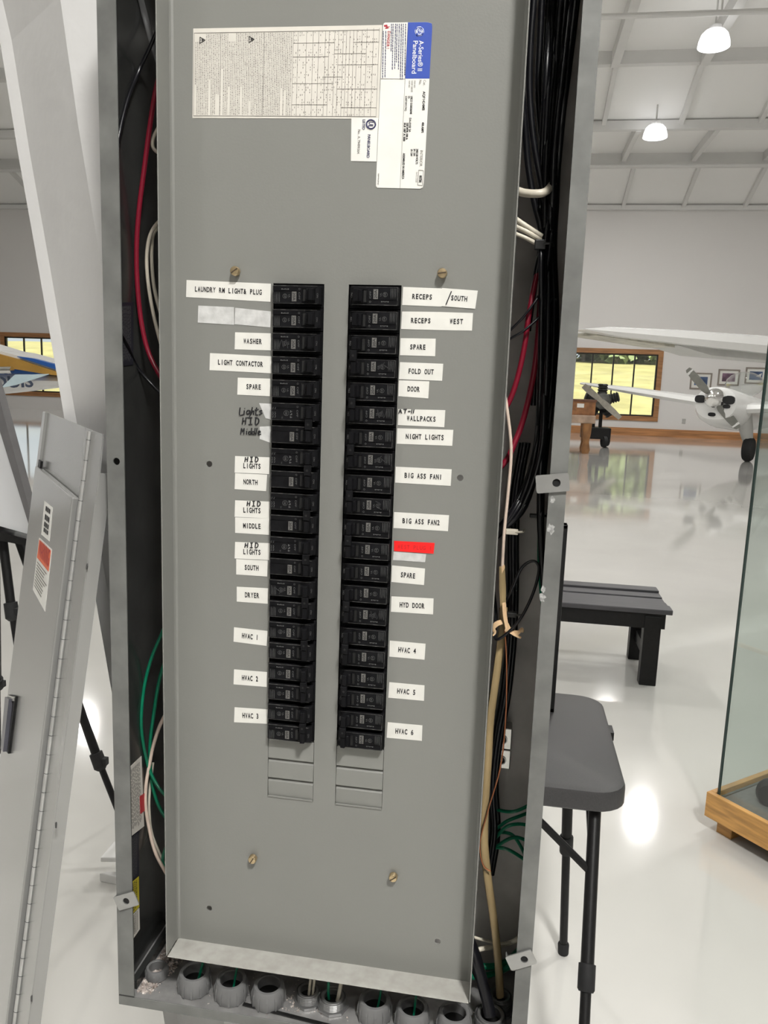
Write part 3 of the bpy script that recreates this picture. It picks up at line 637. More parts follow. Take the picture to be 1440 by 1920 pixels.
def print_mesh(kind, poles):
    b = B()
    for p_ in range(poles):
        o = -p_ * PITCHZ
        down_text(b, 'OFF', .0312, o + .0152, o + .0075, .0019, -.0092)
        down_text(b, 'ON', .0515, o + .0145, o + .0098, .0019, -.0091)
        rr = [( .0322 + .0009 * math.cos(a), o + .0187 + .0009 * math.sin(a)) for a in [k * .5236 for k in range(12)]]
        b.tube([(x, -.0091, z) for x, z in rr + rr[:1]], .00018, 4, 1)
        if kind == 'GE' and p_ == 0:
            for u_, l_ in ((.006, 4), (.0035, 4)):
                [b.box(u_ + q * .0004, u_ + q * .0004 + .0009, -.0092, -.009, o + z, o + z + .0009) for q, z in ((0, .0056), (1, .0070), (0, .0086), (1, .0099), (0, .0113), (0, .0152), (1, .0164))]
            b.tube([(.0195 + .0029 * math.cos(a), -.0091, o + .0112 + .0029 * math.sin(a)) for a in [k * .3142 for k in range(21)]], .0002, 4, 1)
            down_text(b, 'GE', .0184, o + .0131, o + .0093, .0022, -.0092, .01); down_text(b, 'UL', .0142, o + .0072, o + .0048, .0014, -.0092)
            [b.box(.0238 + q * .0012, .0238 + q * .0012 + .0011, -.0092, -.009, o + z, o + z + w_) for q, z, w_ in ((0, .0060, .0020), (1, .0064, .0009), (0, .0090, .0010), (1, .0094, .0018), (0, .0120, .0024), (1, .0128, .0008))]
        elif kind == 'SML':
            for u_ in (.0045, .0062, .0079, .0096): b.prism([(u_, -.0091, o + .0045), (u_ + .0004, -.0091, o + .0045), (u_ + .0004, -.0091, o + .0045 + random.uniform(.006, .011)), (u_, -.0091, o + .0155)], (0, -.0001, 0))
            down_text(b, 'GE', .0152, o + .0128, o + .0092, .002, -.0092); down_text(b, 'UL', .0200, o + .0128, o + .0092, .0018, -.0092)
            b.tube([(.0160 + .0024 * math.cos(a), -.0091, o + .0110 + .0024 * math.sin(a)) for a in [k * .3927 for k in range(17)]], .00015, 4, 1)
            [b.box(u_, u_ + .0012, -.0092, -.009, o + .0178, o + .0178 + h_) for u_, h_ in ((.012, .0012), (.0138, .0008), (.0155, .0012), (.0172, .0009), (.0190, .0012))]
    return b
def scribble(b, o, k):
    pts = (((.010, .006), (.013, .015), (.015, .007), (.018, .015), (.020, .006)), ((.009, .013), (.017, .008), (.021, .014), (.014, .006)), ((.012, .015), (.018, .012), (.013, .009), (.019, .006)))[k % 3]
    return b.tube([(x, -.0092, o + z) for x, z in pts], .0005, 5, 4)
KIND_N = 0
def breaker(col, row, poles, amps, label, kinds, scr=None, dim=False):
    key = 'b%d' % poles
    r_ = bpy.data.objects.new('circuit_breaker', None); COL.objects.link(r_); r_.empty_display_size = .02; r_['_local'] = 1
    tag(r_, label, 'breaker', '%s breakers in the %s column' % ('single-pole' if poles == 1 else 'two-pole', col))
    if col == 'left':
        r_.location = (LX0, 0, Z0 - (row + 1) * PITCHZ)
    else:
        r_.location = (RX1, 0, Z0 - (row) * PITCHZ - (poles - 1) * PITCHZ); r_.rotation_euler = (0, math.pi, 0)
    mk('case', bmesh_('case%d' % poles, lambda: body_mesh(poles), .0003), BLK, r_)
    mk('edge_highlight', bmesh_('edge%d' % poles, lambda: edge_mesh(poles)), EDGEHI, r_)
    mk('handle_slot', bmesh_('slot%d' % poles, lambda: slot_mesh(poles)), SLOTM, r_)
    for p_ in range(poles): mk('handle', bmesh_('handle%d' % p_, lambda: handle_mesh(-p_ * PITCHZ), .0006), BLKH, r_)
    if poles == 2:
        tb = mk('handle_tie', bmesh_('tie', lambda: B().box(.0435, .0510, -.0200, -.0150, -.0058, .0058), .0006), BLK, r_)
        mk('tie_hole', bmesh_('tieh', lambda: B().cyl((.0472, -.0202, 0), (.0472, -.0199, 0), .0013, 12)), SLOTM, tb)
    mk('printing', bmesh_('print%s%d' % (kinds, poles), lambda: print_mesh(kinds, poles)), pm('dim_print', (.06, .06, .06), .6, 0, .2, 300) if dim else PRINT, r_)
    for p_ in range(poles):
        o = -p_ * PITCHZ
        if kinds == 'GE' and p_ == 0: continue
        tg = mk('rating_tag', bmesh_('tag%d' % p_, lambda: B().box(.0238, .0288, -.00915, -.0089, o + .0056, o + .0158), .0), TAG if not dim else pm('worn_tag', (.09, .088, .08), .6, 0, .4, 300), r_)
        mk('rating', bmesh_('rate%s%d' % (amps, p_), lambda: down_text(B(), amps, .0248, o + .0152, o + .0062, .0030, -.0093, .015)), INK, tg)
    if scr is not None: mk('marker_scribble', scribble(B(), 0, scr), INK, r_)
    return r_
NB = {'left': [(0, 1, '20A', 'laundry room label', 'SML', None), (1, 1, '20A', 'blank silvery strip', 'SML', None), (2, 1, '20A', 'WASHER label', 'SML', 0), (3, 1, '20A', 'LIGHT CONTACTOR label', 'SML', None), (4, 1, '20A', 'SPARE label', 'SML', None),
               (5, 2, '20A', 'handwritten Lights HID Middle', 'GE', None), (7, 2, '20A', 'NORTH label', 'GE', None), (9, 2, '20A', 'MIDDLE label', 'GE', None), (11, 2, '20A', 'SOUTH label under HID LIGHTS', 'GE', None),
               (13, 2, '30A', 'DRYER label', 'SML', 1), (15, 2, '60A', 'HVAC 1 label', 'SML', None), (17, 2, '60A', 'HVAC 2 label', 'SML', None), (19, 2, '60A', 'HVAC 3 label', 'SML', None)],
      'right': [(0, 1, '20A', 'RECEPS SOUTH labels', 'SML', None), (1, 1, '20A', 'RECEPS WEST labels', 'SML', None), (2, 2, '20A', 'upper SPARE and FOLD OUT labels', 'SML', 1), (4, 2, '20A', 'DOOR and WALLPACKS labels', 'SML', 0), (6, 2, '20A', 'NIGHT LIGHTS label', 'SML', 1), (8, 2, '20A', 'BIG ASS FAN1 label', 'SML', 2),
                (10, 2, '50A', 'BIG ASS FAN2 label and the red tape', 'SML', None), (12, 1, '20A', 'SPARE label under the red tape', 'SML', None), (13, 2, '20A', 'HYD DOOR label', 'SML', 0), (15, 2, '60A', 'HVAC 4 label', 'SML', None), (17, 2, '60A', 'HVAC 5 label', 'SML', None), (19, 2, '60A', 'HVAC 6 label', 'SML', None)]}
for col in ('left', 'right'):
    for row, poles, amps, by, kd, scr in NB[col]:
        if by.startswith('HVAC'): by = {15: 'HVAC label third', 17: 'HVAC label second', 19: 'HVAC label lowest'}[row] + ' from the bottom of the %s column' % col
        breaker(col, row, poles, amps, 'black %s breaker beside the %s' % ('single-pole' if poles == 1 else 'two-pole', by), kd, scr, dim=row > 14 and (row // 2) % 2 == 0)

# ------------------------------------------------------------------ stickers on the dead front
NV = V((0, -1, 0))
def quad_prism(b, pts, y0, th): return b.prism([P(x, y, y0) for x, y in pts], (0, -th, 0))
def sticker(pts, text, label, group='printed circuit labels', y=0.0, mat=None, toff=.5, h=9.0, name='circuit_label', wfrac=None, extra=None):
    c = sum((P(x, y_, y) for x, y_ in pts), V()) / 4
    t = thing(name, label, 'label', (c.x, y, c.z), group)
    mk('tape', quad_prism(B(), pts, y - .0001, .0003), mat or STICK, t)
    if text:
        (ax_, ay), (bx, by), (cx, cy), (dx, dy) = pts
        ml = ((ax_ + (dx - ax_) * toff), ay + (dy - ay) * toff); mr = (bx + (cx - bx) * toff, by + (cy - by) * toff)
        wpx = math.dist(ml, mr); tw = wfrac * wpx if wfrac else len(text) * 7.6
        ux = ((mr[0] - ml[0]) / wpx, (mr[1] - ml[1]) / wpx); m_ = ((ml[0] + mr[0]) / 2, (ml[1] + mr[1]) / 2)
        bs = (-ux[1] * h / 2, ux[0] * h / 2)
        s0 = (m_[0] - ux[0] * tw / 2 + bs[0], m_[1] - ux[1] * tw / 2 + bs[1]); s1 = (m_[0] + ux[0] * tw / 2 + bs[0], m_[1] + ux[1] * tw / 2 + bs[1])
        a = P(*s0, y); e = P(*s1, y); hh = (P(m_[0], m_[1] - h / 2, y) - P(m_[0], m_[1] + h / 2, y)).length
        mk('printed_text', put_text(B(), text, a, e, (0, 0, 1), (0, -.0007, 0), hh, True, .034), INK, t, fix=False)
    return t
# pen strokes
PEN = {'L': [[(.1, 1), (0, 0), (.6, .05)]], 'i': [[(.1, .6), (.05, 0)], [(.15, .9), (.18, .86)]], 'g': [[(.6, .55), (.2, .6), (0, .3), (.3, .1), (.6, .5), (.5, -.3), (.1, -.35)]], 'h': [[(.3, 1.05), (0, 0), (.3, .5), (.5, .45), (.45, 0)]], 't': [[(.3, 1), (.15, .1), (.5, 0)], [(0, .65), (.6, .75)]], 's': [[(.5, .6), (.1, .5), (.5, .25), (0, 0)]],
       'H': [[(.15, 1), (0, 0)], [(.65, 1.05), (.5, 0)], [(.05, .5), (.6, .55)]], 'I': [[(.1, 1), (.6, 1.02)], [(.35, 1), (.3, 0)], [(0, 0), (.6, .03)]], 'D': [[(.15, 1), (.05, 0), (.5, .15), (.65, .6), (.45, .95), (.0, 1)]], 'M': [[(0, 0), (.2, 1), (.35, .45), (.65, 1), (.6, 0)]], 'd': [[(.5, .4), (.1, .5), (0, .15), (.4, .1), (.6, 1.05)], [(.5, .3), (.5, 0)]], 'l': [[(.3, 1.05), (.05, 0)]], 'e': [[(.05, .3), (.5, .4), (.3, .6), (0, .3), (.2, 0), (.6, .1)]],
       'A': [[(0, 0), (.35, 1), (.6, 0)], [(.1, .4), (.6, .4)]], 'T': [[(0, 1), (.8, 1.02)], [(.45, 1), (.3, 0)]], '-': [[(0, .5), (.6, .52)]], '1': [[(.3, 1), (.1, 0)]], '/': [[(.5, 1), (0, -.1)]]}
def pen(s, x, y, w_, h, r_=.00065, yy=-.0008):
    b = B(); px = x
    for ch in s:
        if ch in PEN:
            for st in PEN[ch]:
                pts = [P(px + u_ * w_ * .95, y - v_ * h, yy) for u_, v_ in st]
                b.tube(pts, r_, 5, 3)
        px += w_ * (1 if ch in 'HMDATI' else .62 if ch not in 'il1' else .42)
    return b
LS = [([(350, 525), (508, 532), (507, 566), (349, 557)], 'LAUNDRY RM LIGHT& PLUG', 'long white label reading LAUNDRY RM LIGHT& PLUG', .80),
      ([(441, 623), (508, 625), (508, 657), (440, 655)], 'WASHER', 'white label reading WASHER', .52), ([(394, 662), (509, 668), (509, 700), (393, 694)], 'LIGHT CONTACTOR', 'white label reading LIGHT CONTACTOR', .74),
      ([(446, 708), (507, 710), (506, 743), (445, 740)], 'SPARE', 'white label reading SPARE left of the breakers', .47), ([(441, 887), (501, 890), (499, 921), (440, 917)], 'NORTH', 'white label reading NORTH', .46),
      ([(441, 970), (505, 972), (505, 1003), (441, 999)], 'MIDDLE', 'white label reading MIDDLE', .53), ([(443, 1048), (502, 1051), (501, 1081), (443, 1077)], 'SOUTH', 'white label reading SOUTH under HID LIGHTS', .46),
      ([(444, 1100), (503, 1103), (502, 1132), (444, 1128)], 'DRYER', 'white label reading DRYER', .47), ([(439, 1176), (502, 1183), (500, 1211), (438, 1203)], 'HVAC 1', 'white label reading HVAC 1', .50),
      ([(439, 1255), (501, 1260), (500, 1288), (438, 1283)], 'HVAC 2', 'white label reading HVAC 2', .50), ([(440, 1326), (502, 1330), (501, 1357), (439, 1354)], 'HVAC 3', 'white label reading HVAC 3', .50),
      ([(756, 538), (829, 541), (828, 575), (754, 572)], 'RECEPS', 'white label reading RECEPS beside the topmost right breaker', .52),
      ([(754, 584), (826, 585), (825, 619), (752, 617)], 'RECEPS', 'white label reading RECEPS joined to the one reading WEST', .52), ([(826, 585), (887, 587), (885, 620), (825, 619)], 'WEST', 'white label reading WEST', .42),
      ([(751, 634), (817, 635), (816, 668), (750, 666)], 'SPARE', 'white label reading SPARE above FOLD OUT', .46), ([(750, 679), (831, 682), (829, 714), (748, 711)], 'FOLD OUT', 'white label reading FOLD OUT', .60), ([(748, 713), (805, 715), (803, 747), (747, 743)], 'DOOR', 'white label reading DOOR', .42),
      ([(745, 803), (850, 806), (848, 836), (744, 832)], 'NIGHT LIGHTS', 'white label reading NIGHT LIGHTS', .69), ([(742, 875), (847, 880), (845, 911), (741, 905)], 'BIG ASS FAN1', 'white label reading BIG ASS FAN1', .68),
      ([(739, 960), (842, 966), (840, 996), (738, 990)], 'BIG ASS FAN2', 'white label reading BIG ASS FAN2', .69), ([(735, 1060), (797, 1066), (795, 1097), (734, 1091)], 'SPARE', 'white label reading SPARE under the red tape', .46),
      ([(734, 1118), (813, 1122), (812, 1152), (733, 1147)], 'HYD DOOR', 'white label reading HYD DOOR', .60), ([(731, 1201), (798, 1207), (796, 1237), (730, 1231)], 'HVAC 4', 'white label reading HVAC 4', .51),
      ([(730, 1279), (796, 1285), (795, 1314), (728, 1308)], 'HVAC 5', 'white label reading HVAC 5', .53), ([(727, 1354), (792, 1360), (791, 1389), (725, 1383)], 'HVAC 6', 'white label reading HVAC 6', .53)]
for pts, tx, lb, wf in LS: sticker(pts, tx, lb, wfrac=wf)
for k, (y, nm) in enumerate(((855, 'above NORTH'), (938, 'above MIDDLE'), (1016, 'above SOUTH'))):
    st = sticker([(441, y), (506, y + 2.5), (505, y + 34), (440, y + 31)], 'LIGHTS', 'white label reading LIGHTS with HID written over it, ' + nm, toff=.56, wfrac=.52)
    mk('handwriting', pen('HID', 459 + (k == 1) * 4, y + 11, 9.5, 9), INK, st)
st = sticker([(829, 540), (896, 545), (891, 579), (827, 574)], 'SOUTH', 'tilted white label reading SOUTH with a pen slash', wfrac=.48, y=-.0003)
mk('handwriting', pen('/', 836, 569, 22, 23, .0006, -.0012), INK, st)
st = sticker([(747, 767), (835, 769), (833, 801), (746, 797)], 'WALLPACKS', 'white label reading WALLPACKS with AT-11 written on its corner', toff=.55, wfrac=.63)
mk('handwriting', pen('AT-11', 748, 775, 8.5, 7.5), INK, st)
rt = sticker([(739, 1014), (815, 1018), (813, 1038), (739, 1033)], None, 'bright red embossed tape reading WEST PLUG 1', 'tape labels', mat=REDTAPE, name='embossed_tape', y=-.0004)
mk('embossed_text', put_text(B(), 'WEST PLUG 1', P(745, 1028.5, -.0012), P(810, 1032, -.0012), (0, 0, 1), (0, 0, 0), .0046, True, .01), REDEMB, rt, fix=False)
for pts, lb in (([(372, 573), (439, 576), (439, 609), (371, 605)], 'blank silvery strip of old tape, left half of the pair'), ([(441, 577), (508, 584), (507, 614), (440, 608)], 'blank silvery strip of old tape with a torn corner, next to the second left breaker'),
                ([(486, 756), (509, 757), (508, 787), (498, 784)], 'torn grey tape scrap behind the handwritten word Lights'), ([(487, 800), (508, 799), (507, 830), (487, 823)], 'torn grey tape scrap behind the handwritten word Middle'),
                ([(738, 1034), (799, 1039), (797, 1054), (737, 1050)], 'silvery strip of old tape showing under the red tape')):
    sticker(pts, None, lb, 'old tape residue', mat=RESID, name='tape_residue')
hw = thing('marker_writing', 'black marker writing Lights HID Middle on bare grey cover', 'writing', P(473, 790), )
for s_, x, y, w_, h in (('Lights', 449, 778, 12.5, 14), ('HID', 454, 796, 12, 13), ('Middle', 451, 815, 10.5, 12)):
    mk('word', pen(s_, x, y, w_, h, .0007, -.0006), INK, hw)

# ------------------------------------------------------------------ the big printed sheet, the listing sticker and the product label
def bil(q, u_, v_):
    (a, b_, c, d) = [V((x, y, 0)) for x, y in q]
    p = a.lerp(b_, u_).lerp(d.lerp(c, u_), v_); return p.x, p.y
def on(q, u_, v_, y): return P(*bil(q, u_, v_), y)
def dash(b, q, u0, u1, v0, v1, y): b.add([on(q, u0, v0, y), on(q, u1, v0, y), on(q, u1, v1, y), on(q, u0, v1, y)], [(3, 2, 1, 0)])
SH = [(362.6, 53.7), (716.7, 47), (709.8, 223), (361, 221.4)]
t = thing('instruction_sheet', 'large off-white printed sheet of small text and tables on the cover', 'label', (P(540, 140).x, 0, P(540, 140).z))
mk('sheet', quad_prism(B(), SH, -.0001, .0003), PAPER, t)
tb = B(); YS = -.0006
for u_ in [.004, .145, .375, .53, .555, .60, .635, .665, .70, .72, .75, .77, .795, .812, .83, .85, .868, .895, .92, .955, .985]:
    dash(tb, q := SH, u_, u_ + .0016, .05 if u_ < .9 else .03, .975, YS)
for v_ in (.05, .975): dash(tb, SH, .004, .985, v_ - .003, v_ + .003, YS)
for v_, a, e in ((.18, .53, .75), (.33, .53, .72), (.62, .53, .75), (.85, .53, .72), (.30, .75, .92), (.55, .70, .80), (.42, .77, .985), (.68, .77, .985), (.88, .795, .985), (.18, .85, .985)):
    dash(tb, SH, a, e, v_ - .0025, v_ + .0025, YS)
mk('table_lines', tb, LINE, t, fix=False)
sb = B()
rows = [.012 + .0094 * k for k in range(55)]
for u_ in rows:
    v_ = .06 + (.09 if u_ < .06 or .19 < u_ < .22 else 0)
    end = .96 if random.random() < .75 else random.uniform(.45, .9)
    while v_ < end:
        L = random.uniform(.004, .022); dash(sb, SH, u_, u_ + random.uniform(.002, .0046), v_, min(v_ + L, .965), YS); v_ += L + random.uniform(.004, .008)
for k in range(800):
    u_ = .535 + int(random.random() * 45) * .0099; v_ = .06 + int(random.random() * 34) * .027
    if random.random() < .6: dash(sb, SH, u_, u_ + .0032, v_, v_ + random.uniform(.006, .02), YS)
mk('small_print', sb, pm('sheet_grey_ink', (.24, .22, .20), .6, 0, .2, 200), t, fix=False)
for u_ in (.035, .295 - .085 + .085):
    wb = B(); c = (u_ + (.0 if u_ < .1 else .0), .13)
    tri = [on(SH, u_ + .028, .13, YS - .0001), on(SH, u_, .095, YS - .0001), on(SH, u_, .165, YS - .0001)]
    for i in range(3): wb.tube([tri[i], tri[(i + 1) % 3]], .00035, 5, 1)
    put_text(wb, '!', on(SH, u_ + .003, .120, YS - .0002), on(SH, u_ + .003, .138, YS - .0002), (1, 0, 0), (0, 0, 0), .0035)
    mk('warning_triangle', wb, INK, t, fix=False)
UL = [(659, 221), (709.5, 221), (706, 303), (658, 302)]
t = thing('listing_sticker', 'small white sticker with a ringed mark hanging below the printed sheet', 'label', (P(683, 262).x, 0, P(683, 262).z))
mk('sheet', quad_prism(B(), UL, -.0002, .0003), PAPERW, t)
def vt(s, px0, py0, px1, py1, hpx, y, m, par, nm='printed_text', bold=.0, mono=False):
    # letters run down the picture; their tops point to the right
    a = P(px0, py0, y); e = P(px1, py1, y); h = hpx * (P(px0 + 1, py0, y) - P(px0, py0, y)).length
    return mk(nm, put_text(B(), s, a, e, (1, 0, 0), (0, 0, 0), h, mono, bold), m, par, fix=False)
rb = B(); cx, cy = 695.5, 233
rb.tube([P(cx + 8.3 * math.cos(a), cy + 8.3 * math.sin(a), -.0007) for a in [k * .2618 for k in range(25)]], .0008, 5, 1)
mk('ring_mark', rb, NAVY, t)
vt('UL', 692, 228, 690.5, 238.5, 8.5, -.0008, NAVY, t, 'ring_letters', .02)
vt('LISTED', 680, 224, 679, 243, 5, -.0008, NAVY, t, bold=.02); vt('PANELBOARD', 689.5, 252, 687.5, 296, 5.2, -.0008, NAVY, t, bold=.015); vt('No. A 79499364', 671, 243, 669.5, 288, 5, -.0008, LINE, t, bold=.0)
PLq = [(718.5, 42.6), (811, 41.5), (794, 354), (704.6, 352)]
t = thing('product_label', 'white product label with a blue header and a round white emblem', 'label', (P(757, 198).x, 0, P(757, 198).z))
qq = [bil(PLq, *uv) for uv in ((.04, 0), (.90, 0), (.985, .008), (1, .03), (1, .965), (.985, .992), (.93, 1), (.03, 1), (.003, .99), (0, .97), (0, .02), (.012, .005))]
mk('sheet', quad_prism(B(), qq, -.0003, .0003), PAPERW, t)
hq = [bil(PLq, *uv) for uv in ((.50, 0), (.90, 0), (.985, .008), (1, .03), (1, .339), (.503, .339))]
bh = mk('blue_header', quad_prism(B(), hq, -.0006, .0001), BLUE, t); bh['label'] = 'blue header'
eb = B(); cx, cy = 786.5, 58.5; Ye = -.0009
eb.add([P(cx + 8.6 * math.cos(k * .2618), cy + 9.2 * math.sin(k * .2618), Ye) for k in range(24)], [tuple(range(23, -1, -1))])
mk('emblem', eb, WHITEINK, bh, fix=False)
gb = B()
gb.tube([P(cx + 7.0 * math.cos(a), cy + 7.6 * math.sin(a), Ye - .0002) for a in [k * .2618 for k in range(25)]], .0003, 5, 1)
for k in range(4):
    a = k * 1.5708 + .4; gb.tube([P(cx + 7.2 * math.cos(a + j * .25), cy + 7.8 * math.sin(a + j * .25) , Ye - .0002) for j in (0, 1, 2)], .0007, 5, 2)
mk('emblem_script', gb, BLUE, bh)
vt('GE', 783.2, 53.2, 782.8, 64.5, 7.2, Ye - .0003, BLUE, bh, 'emblem_script', .02)
vt('A-Series® II', 786, 76, 783, 133, 8.6, -.0009, WHITEINK, bh, 'header_text', .008); vt('Panelboard', 775, 76.5, 772, 138, 8.6, -.0009, WHITEINK, bh, 'header_text', .008)
vt('DANGER!', 727, 58, 724.5, 93, 5.2, -.0008, REDINK, t, 'danger_text', .02, True)
bb = B(); bb.add([P(x, y, -.0008) for x, y in ((720, 47), (726, 46), (727, 50), (732, 49), (726.5, 52.5), (731, 53), (721, 54), (725, 50.5), (720, 50))], [tuple(range(8, -1, -1))]); mk('flash_mark', bb, REDINK, t, fix=False)
sb = B()
for k, x in enumerate((718.5, 723, 733.5, 736.5, 741, 744, 748, 752, 755.5, 760)):
    y0 = 58 if k < 2 else 44.5; y1 = (144, 140, 95, 130, 126, 118, 128, 146, 146, 142)[k]; y = y0 if k > 1 else 58
    while y < y1:
        L = random.uniform(2, 7); sb.add([P(a, b_, -.0008) for a, b_ in ((x - y * .018 + .6, y), (x + 1.5 - y * .018 + .6, y), (x + 1.5 - y * .018 + .6, y + L), (x - y * .018 + .6, y + L))], [(3, 2, 1, 0)]); y += L + 1
mk('small_print', sb, NAVY, t, fix=False)
lb = B()
for a, e in (((714, 147.7), (759.5, 148)), ((759.5, 148), (750, 353)), ((765, 43), (759.5, 148))): lb.tube([P(*a, -.0007), P(*e, -.0007)], .00022, 4, 1)
for c_, d_ in (((785, 319), (794, 320)), ((794, 320), (792, 348)), ((792, 348), (783, 347)), ((783, 347), (785, 319))): lb.tube([P(*c_, -.0007), P(*d_, -.0007)], .0003, 4, 1)
mk('ruled_lines', lb, LINE, t)
for s_, x0, y0, x1, y1, h, bo in (('Cat.', 794, 150, 793.5, 161, 4.6, 0), ('No.', 786, 150, 785.5, 159, 4.6, 0), ('AQF1424MB', 793, 171, 791.5, 207, 4.6, .02), ('400 AMPS', 791, 229, 790, 249, 4.2, .03), ('INTERIOR', 788, 282, 786.5, 312, 5, 0), ('240/120 VOLTS', 780.5, 279, 779.5, 308, 3.8, .03), ('3P / 3W', 775.5, 279, 775, 293, 3.6, .03), ('1P / 3W', 770, 280, 769.5, 293, 3.6, .03),
                                  ('ITEM NO.', 776, 151, 775.8, 165, 3, 0), ('SHOP ORDER', 771, 151, 770.5, 173, 3, 0), ('ITEM NO', 766, 151, 765.8, 164, 3, 0), ('USCO 5150536048', 770, 180, 768.5, 214, 3.8, .03), ('DA-0102 5A', 767.5, 221, 766.5, 248, 3.6, .03), ('1A', 765.5, 180, 765.3, 185, 3.4, .03), ('626871001274Q', 760, 180, 759, 208, 3.6, .01), ('225 MTR 100 A', 762.5, 230, 761, 262, 3.4, .06), ('SUI 187 A 500', 757.5, 230, 756, 265, 3.4, .06), ('ASSEMBLED IN AMERICA', 755.5, 287, 753.5, 336, 4, .03), ('MX72B1', 786.5, 329, 785.8, 342, 4.4, .05), ('DATE CODE', 780, 323, 779.3, 342, 2.8, 0), ('168M943P43', 708.5, 325, 707.5, 346, 2.6, 0)):
    vt(s_, x0, y0, x1, y1, h, -.0008, LINE if not bo else INK, t, bold=bo)

# ------------------------------------------------------------------ steel column behind the enclosure (leaning, tapered)
ys_ = (-200, 0, 78, 289, 500, 786, 1088, 1289, 1895)
ax_ = (-64, -18, 0, 34, 71.6, 121, 173, 208, 305)
cx_ = (64, 102, 114.6, 148, 187, 240, 296, 333, 440)
def sec(i):
    a = P(ax_[i], ys_[i], .275); c = P(cx_[i], ys_[i], .15); z = a.z; b_ = P(ax_[i] + 22 + (i > 5) * 4, ys_[i], .272)
    return z, a.x, b_.x, c.x
ss = [sec(i) for i in range(len(ys_))]
z9, a9, b9, c9 = ss[-1]; z8, a8, b8, c8 = ss[-2]; k = z9 / (z8 - z9)
ss.append((0, a9 + (a9 - a8) * k, b9 + (b9 - b8) * k, c9 + (c9 - c8) * k)); z1, a1, b1, c1 = ss[0]; z2, a2, b2_, c2 = ss[1]; k = (9.6 - z1) / (z1 - z2) * .35
ss.insert(0, (9.6, a1 + (a1 - a2) * k, b1 + (b1 - b2_) * k, c1 + (c1 - c2) * k))
colr = [[V((a, .40, z)), V((a, .275, z)), V((b_, .272, z)), V((c, .15, z)), V((.10, .15, z)), V((.10, .40, z))] for z, a, b_, c in ss]
tag(mk('steel_column', B().loft(colr), COLW), 'white painted steel column leaning behind the left side of the open enclosure', 'column')

# ------------------------------------------------------------------ enclosure door trim leaning at the left
D0 = CAM + ray(152, 935) * 1.0
TLp = PZ(85, 880, D0.z); e_ = TLp - D0; dr = ray(27, 1920); s__ = (D0 - CAM).dot(e_) / dr.dot(e_); BRp = CAM + dr * s__
CN = e_.cross(BRp - D0).normalized()
if CN.dot(CAM - D0) < 0: CN = -CN
HX = -e_.normalized(); HY = (D0 - BRp).normalized()          # HX to the right (nearer), HY up the sheet
def C2(px, py): 
    p = PL(px, py, D0, CN) - D0; return p.dot(HX), p.dot(HY)
def CW(u, v, o=0): return D0 + HX * u + HY * v + CN * o
tr_u, tr_v = C2(196, 815); tl_u, tl_v = C2(85, 772); br_u, _ = C2(130, 1400)
fl_v = tr_v - (CW(tr_u, tr_v).z / HY.z) + .012
dl_u = C2(75, 950)[0]
t = thing('panel_door_trim', 'grey sheet metal trim with its narrow door leaning at the left of the enclosure', 'panel trim', CW((tr_u + tl_u) / 2, fl_v))
HU = .012                                                   # hinge line just right of the door
mk('trim_sheet', B().prism([CW(tl_u, fl_v), CW(HU + .004, fl_v), CW(HU + .004, tr_v), CW(tl_u, tl_v)], CN * -.002), COVER, t)
mk('edge_strip', B().prism([CW(HU + .006, fl_v, .001), CW(tr_u, fl_v, .001), CW(tr_u, tr_v - .045, .001), CW(tr_u - .006, tr_v, .001), CW(HU + .006, tr_v, .001)], CN * -.002), COVER, t)
mk('folded_edge', B().prism([CW(tr_u, fl_v), CW(tr_u + .001, fl_v), CW(tr_u + .001, tr_v - .045), CW(tr_u, tr_v - .045)], CN * -.014), COVER, t)
mk('folded_edge', B().prism([CW(tl_u, tl_v), CW(tl_u + .03, tl_v - .0), CW(tl_u + .03, fl_v), CW(tl_u, fl_v)], CN * .004), COVER, t)
hb = B()
hb.tube([CW(HU + .004, fl_v, .0025), CW(HU + .004, tr_v - .002, .0025)], .0032, 8, 1)
hg = mk('piano_hinge', hb, HINGE, t, True)
kb = B()
for k in range(60):
    v_ = fl_v + (tr_v - fl_v) * (k + .5) / 60; kb.tube([CW(HU + .004, v_ - .0003, .0025), CW(HU + .004, v_ + .0003, .0025)], .0035, 8, 1)
mk('hinge_joints', kb, pm('joint_shadow', (.05, .05, .05), .7, 0, .1, 30), hg)
dv0 = fl_v + .12
door = mk('door', B().prism([CW(tl_u + .035, dv0, .010), CW(-.006, dv0, .010), CW(-.006, 0, .010), CW(tl_u + .035, 0, .010)], CN * -.009), COVER, t, bevel=.002)
mk('door_gap', B().prism([CW(-.0058, dv0, .0008), CW(-.0005, dv0, .0008), CW(-.0005, 0, .0008), CW(-.0058, 0, .0008)], CN * .0006), MATS['joint_shadow'], t)
mk('tab', B().prism([CW(tl_u + .05, .0, .004), CW(tl_u + .075, .0, .004), CW(tl_u + .075, .012, .004), CW(tl_u + .05, .012, .004)], CN * .004), BLKM, t)
def onD(px, py, o): u, v = C2(px, py); return CW(u, v, o)
lk = mk('latch', B().prism([onD(33, 1302, .0100), onD(47, 1305, .0100), onD(33, 1412, .0100), onD(22, 1400, .0100)], CN * .004), BLKM, t)
mk('latch_handle', B().prism([onD(34, 1306, .014), onD(42, 1310, .014), onD(31, 1408, .014), onD(26, 1402, .014)], CN * .006), pm('latch_grey', (.10, .10, .12), .3, .3, .2, 30), lk)
mk('key_plate', B().prism([onD(35, 1303, .0142), onD(47, 1306, .0142), onD(45, 1314, .0142), onD(35, 1311, .0142)], CN * .002), LUGM, lk)
def dsk(name, px, mat, lab, o=.0101): return B().prism([onD(*q_, o) for q_ in px], CN * .0003)
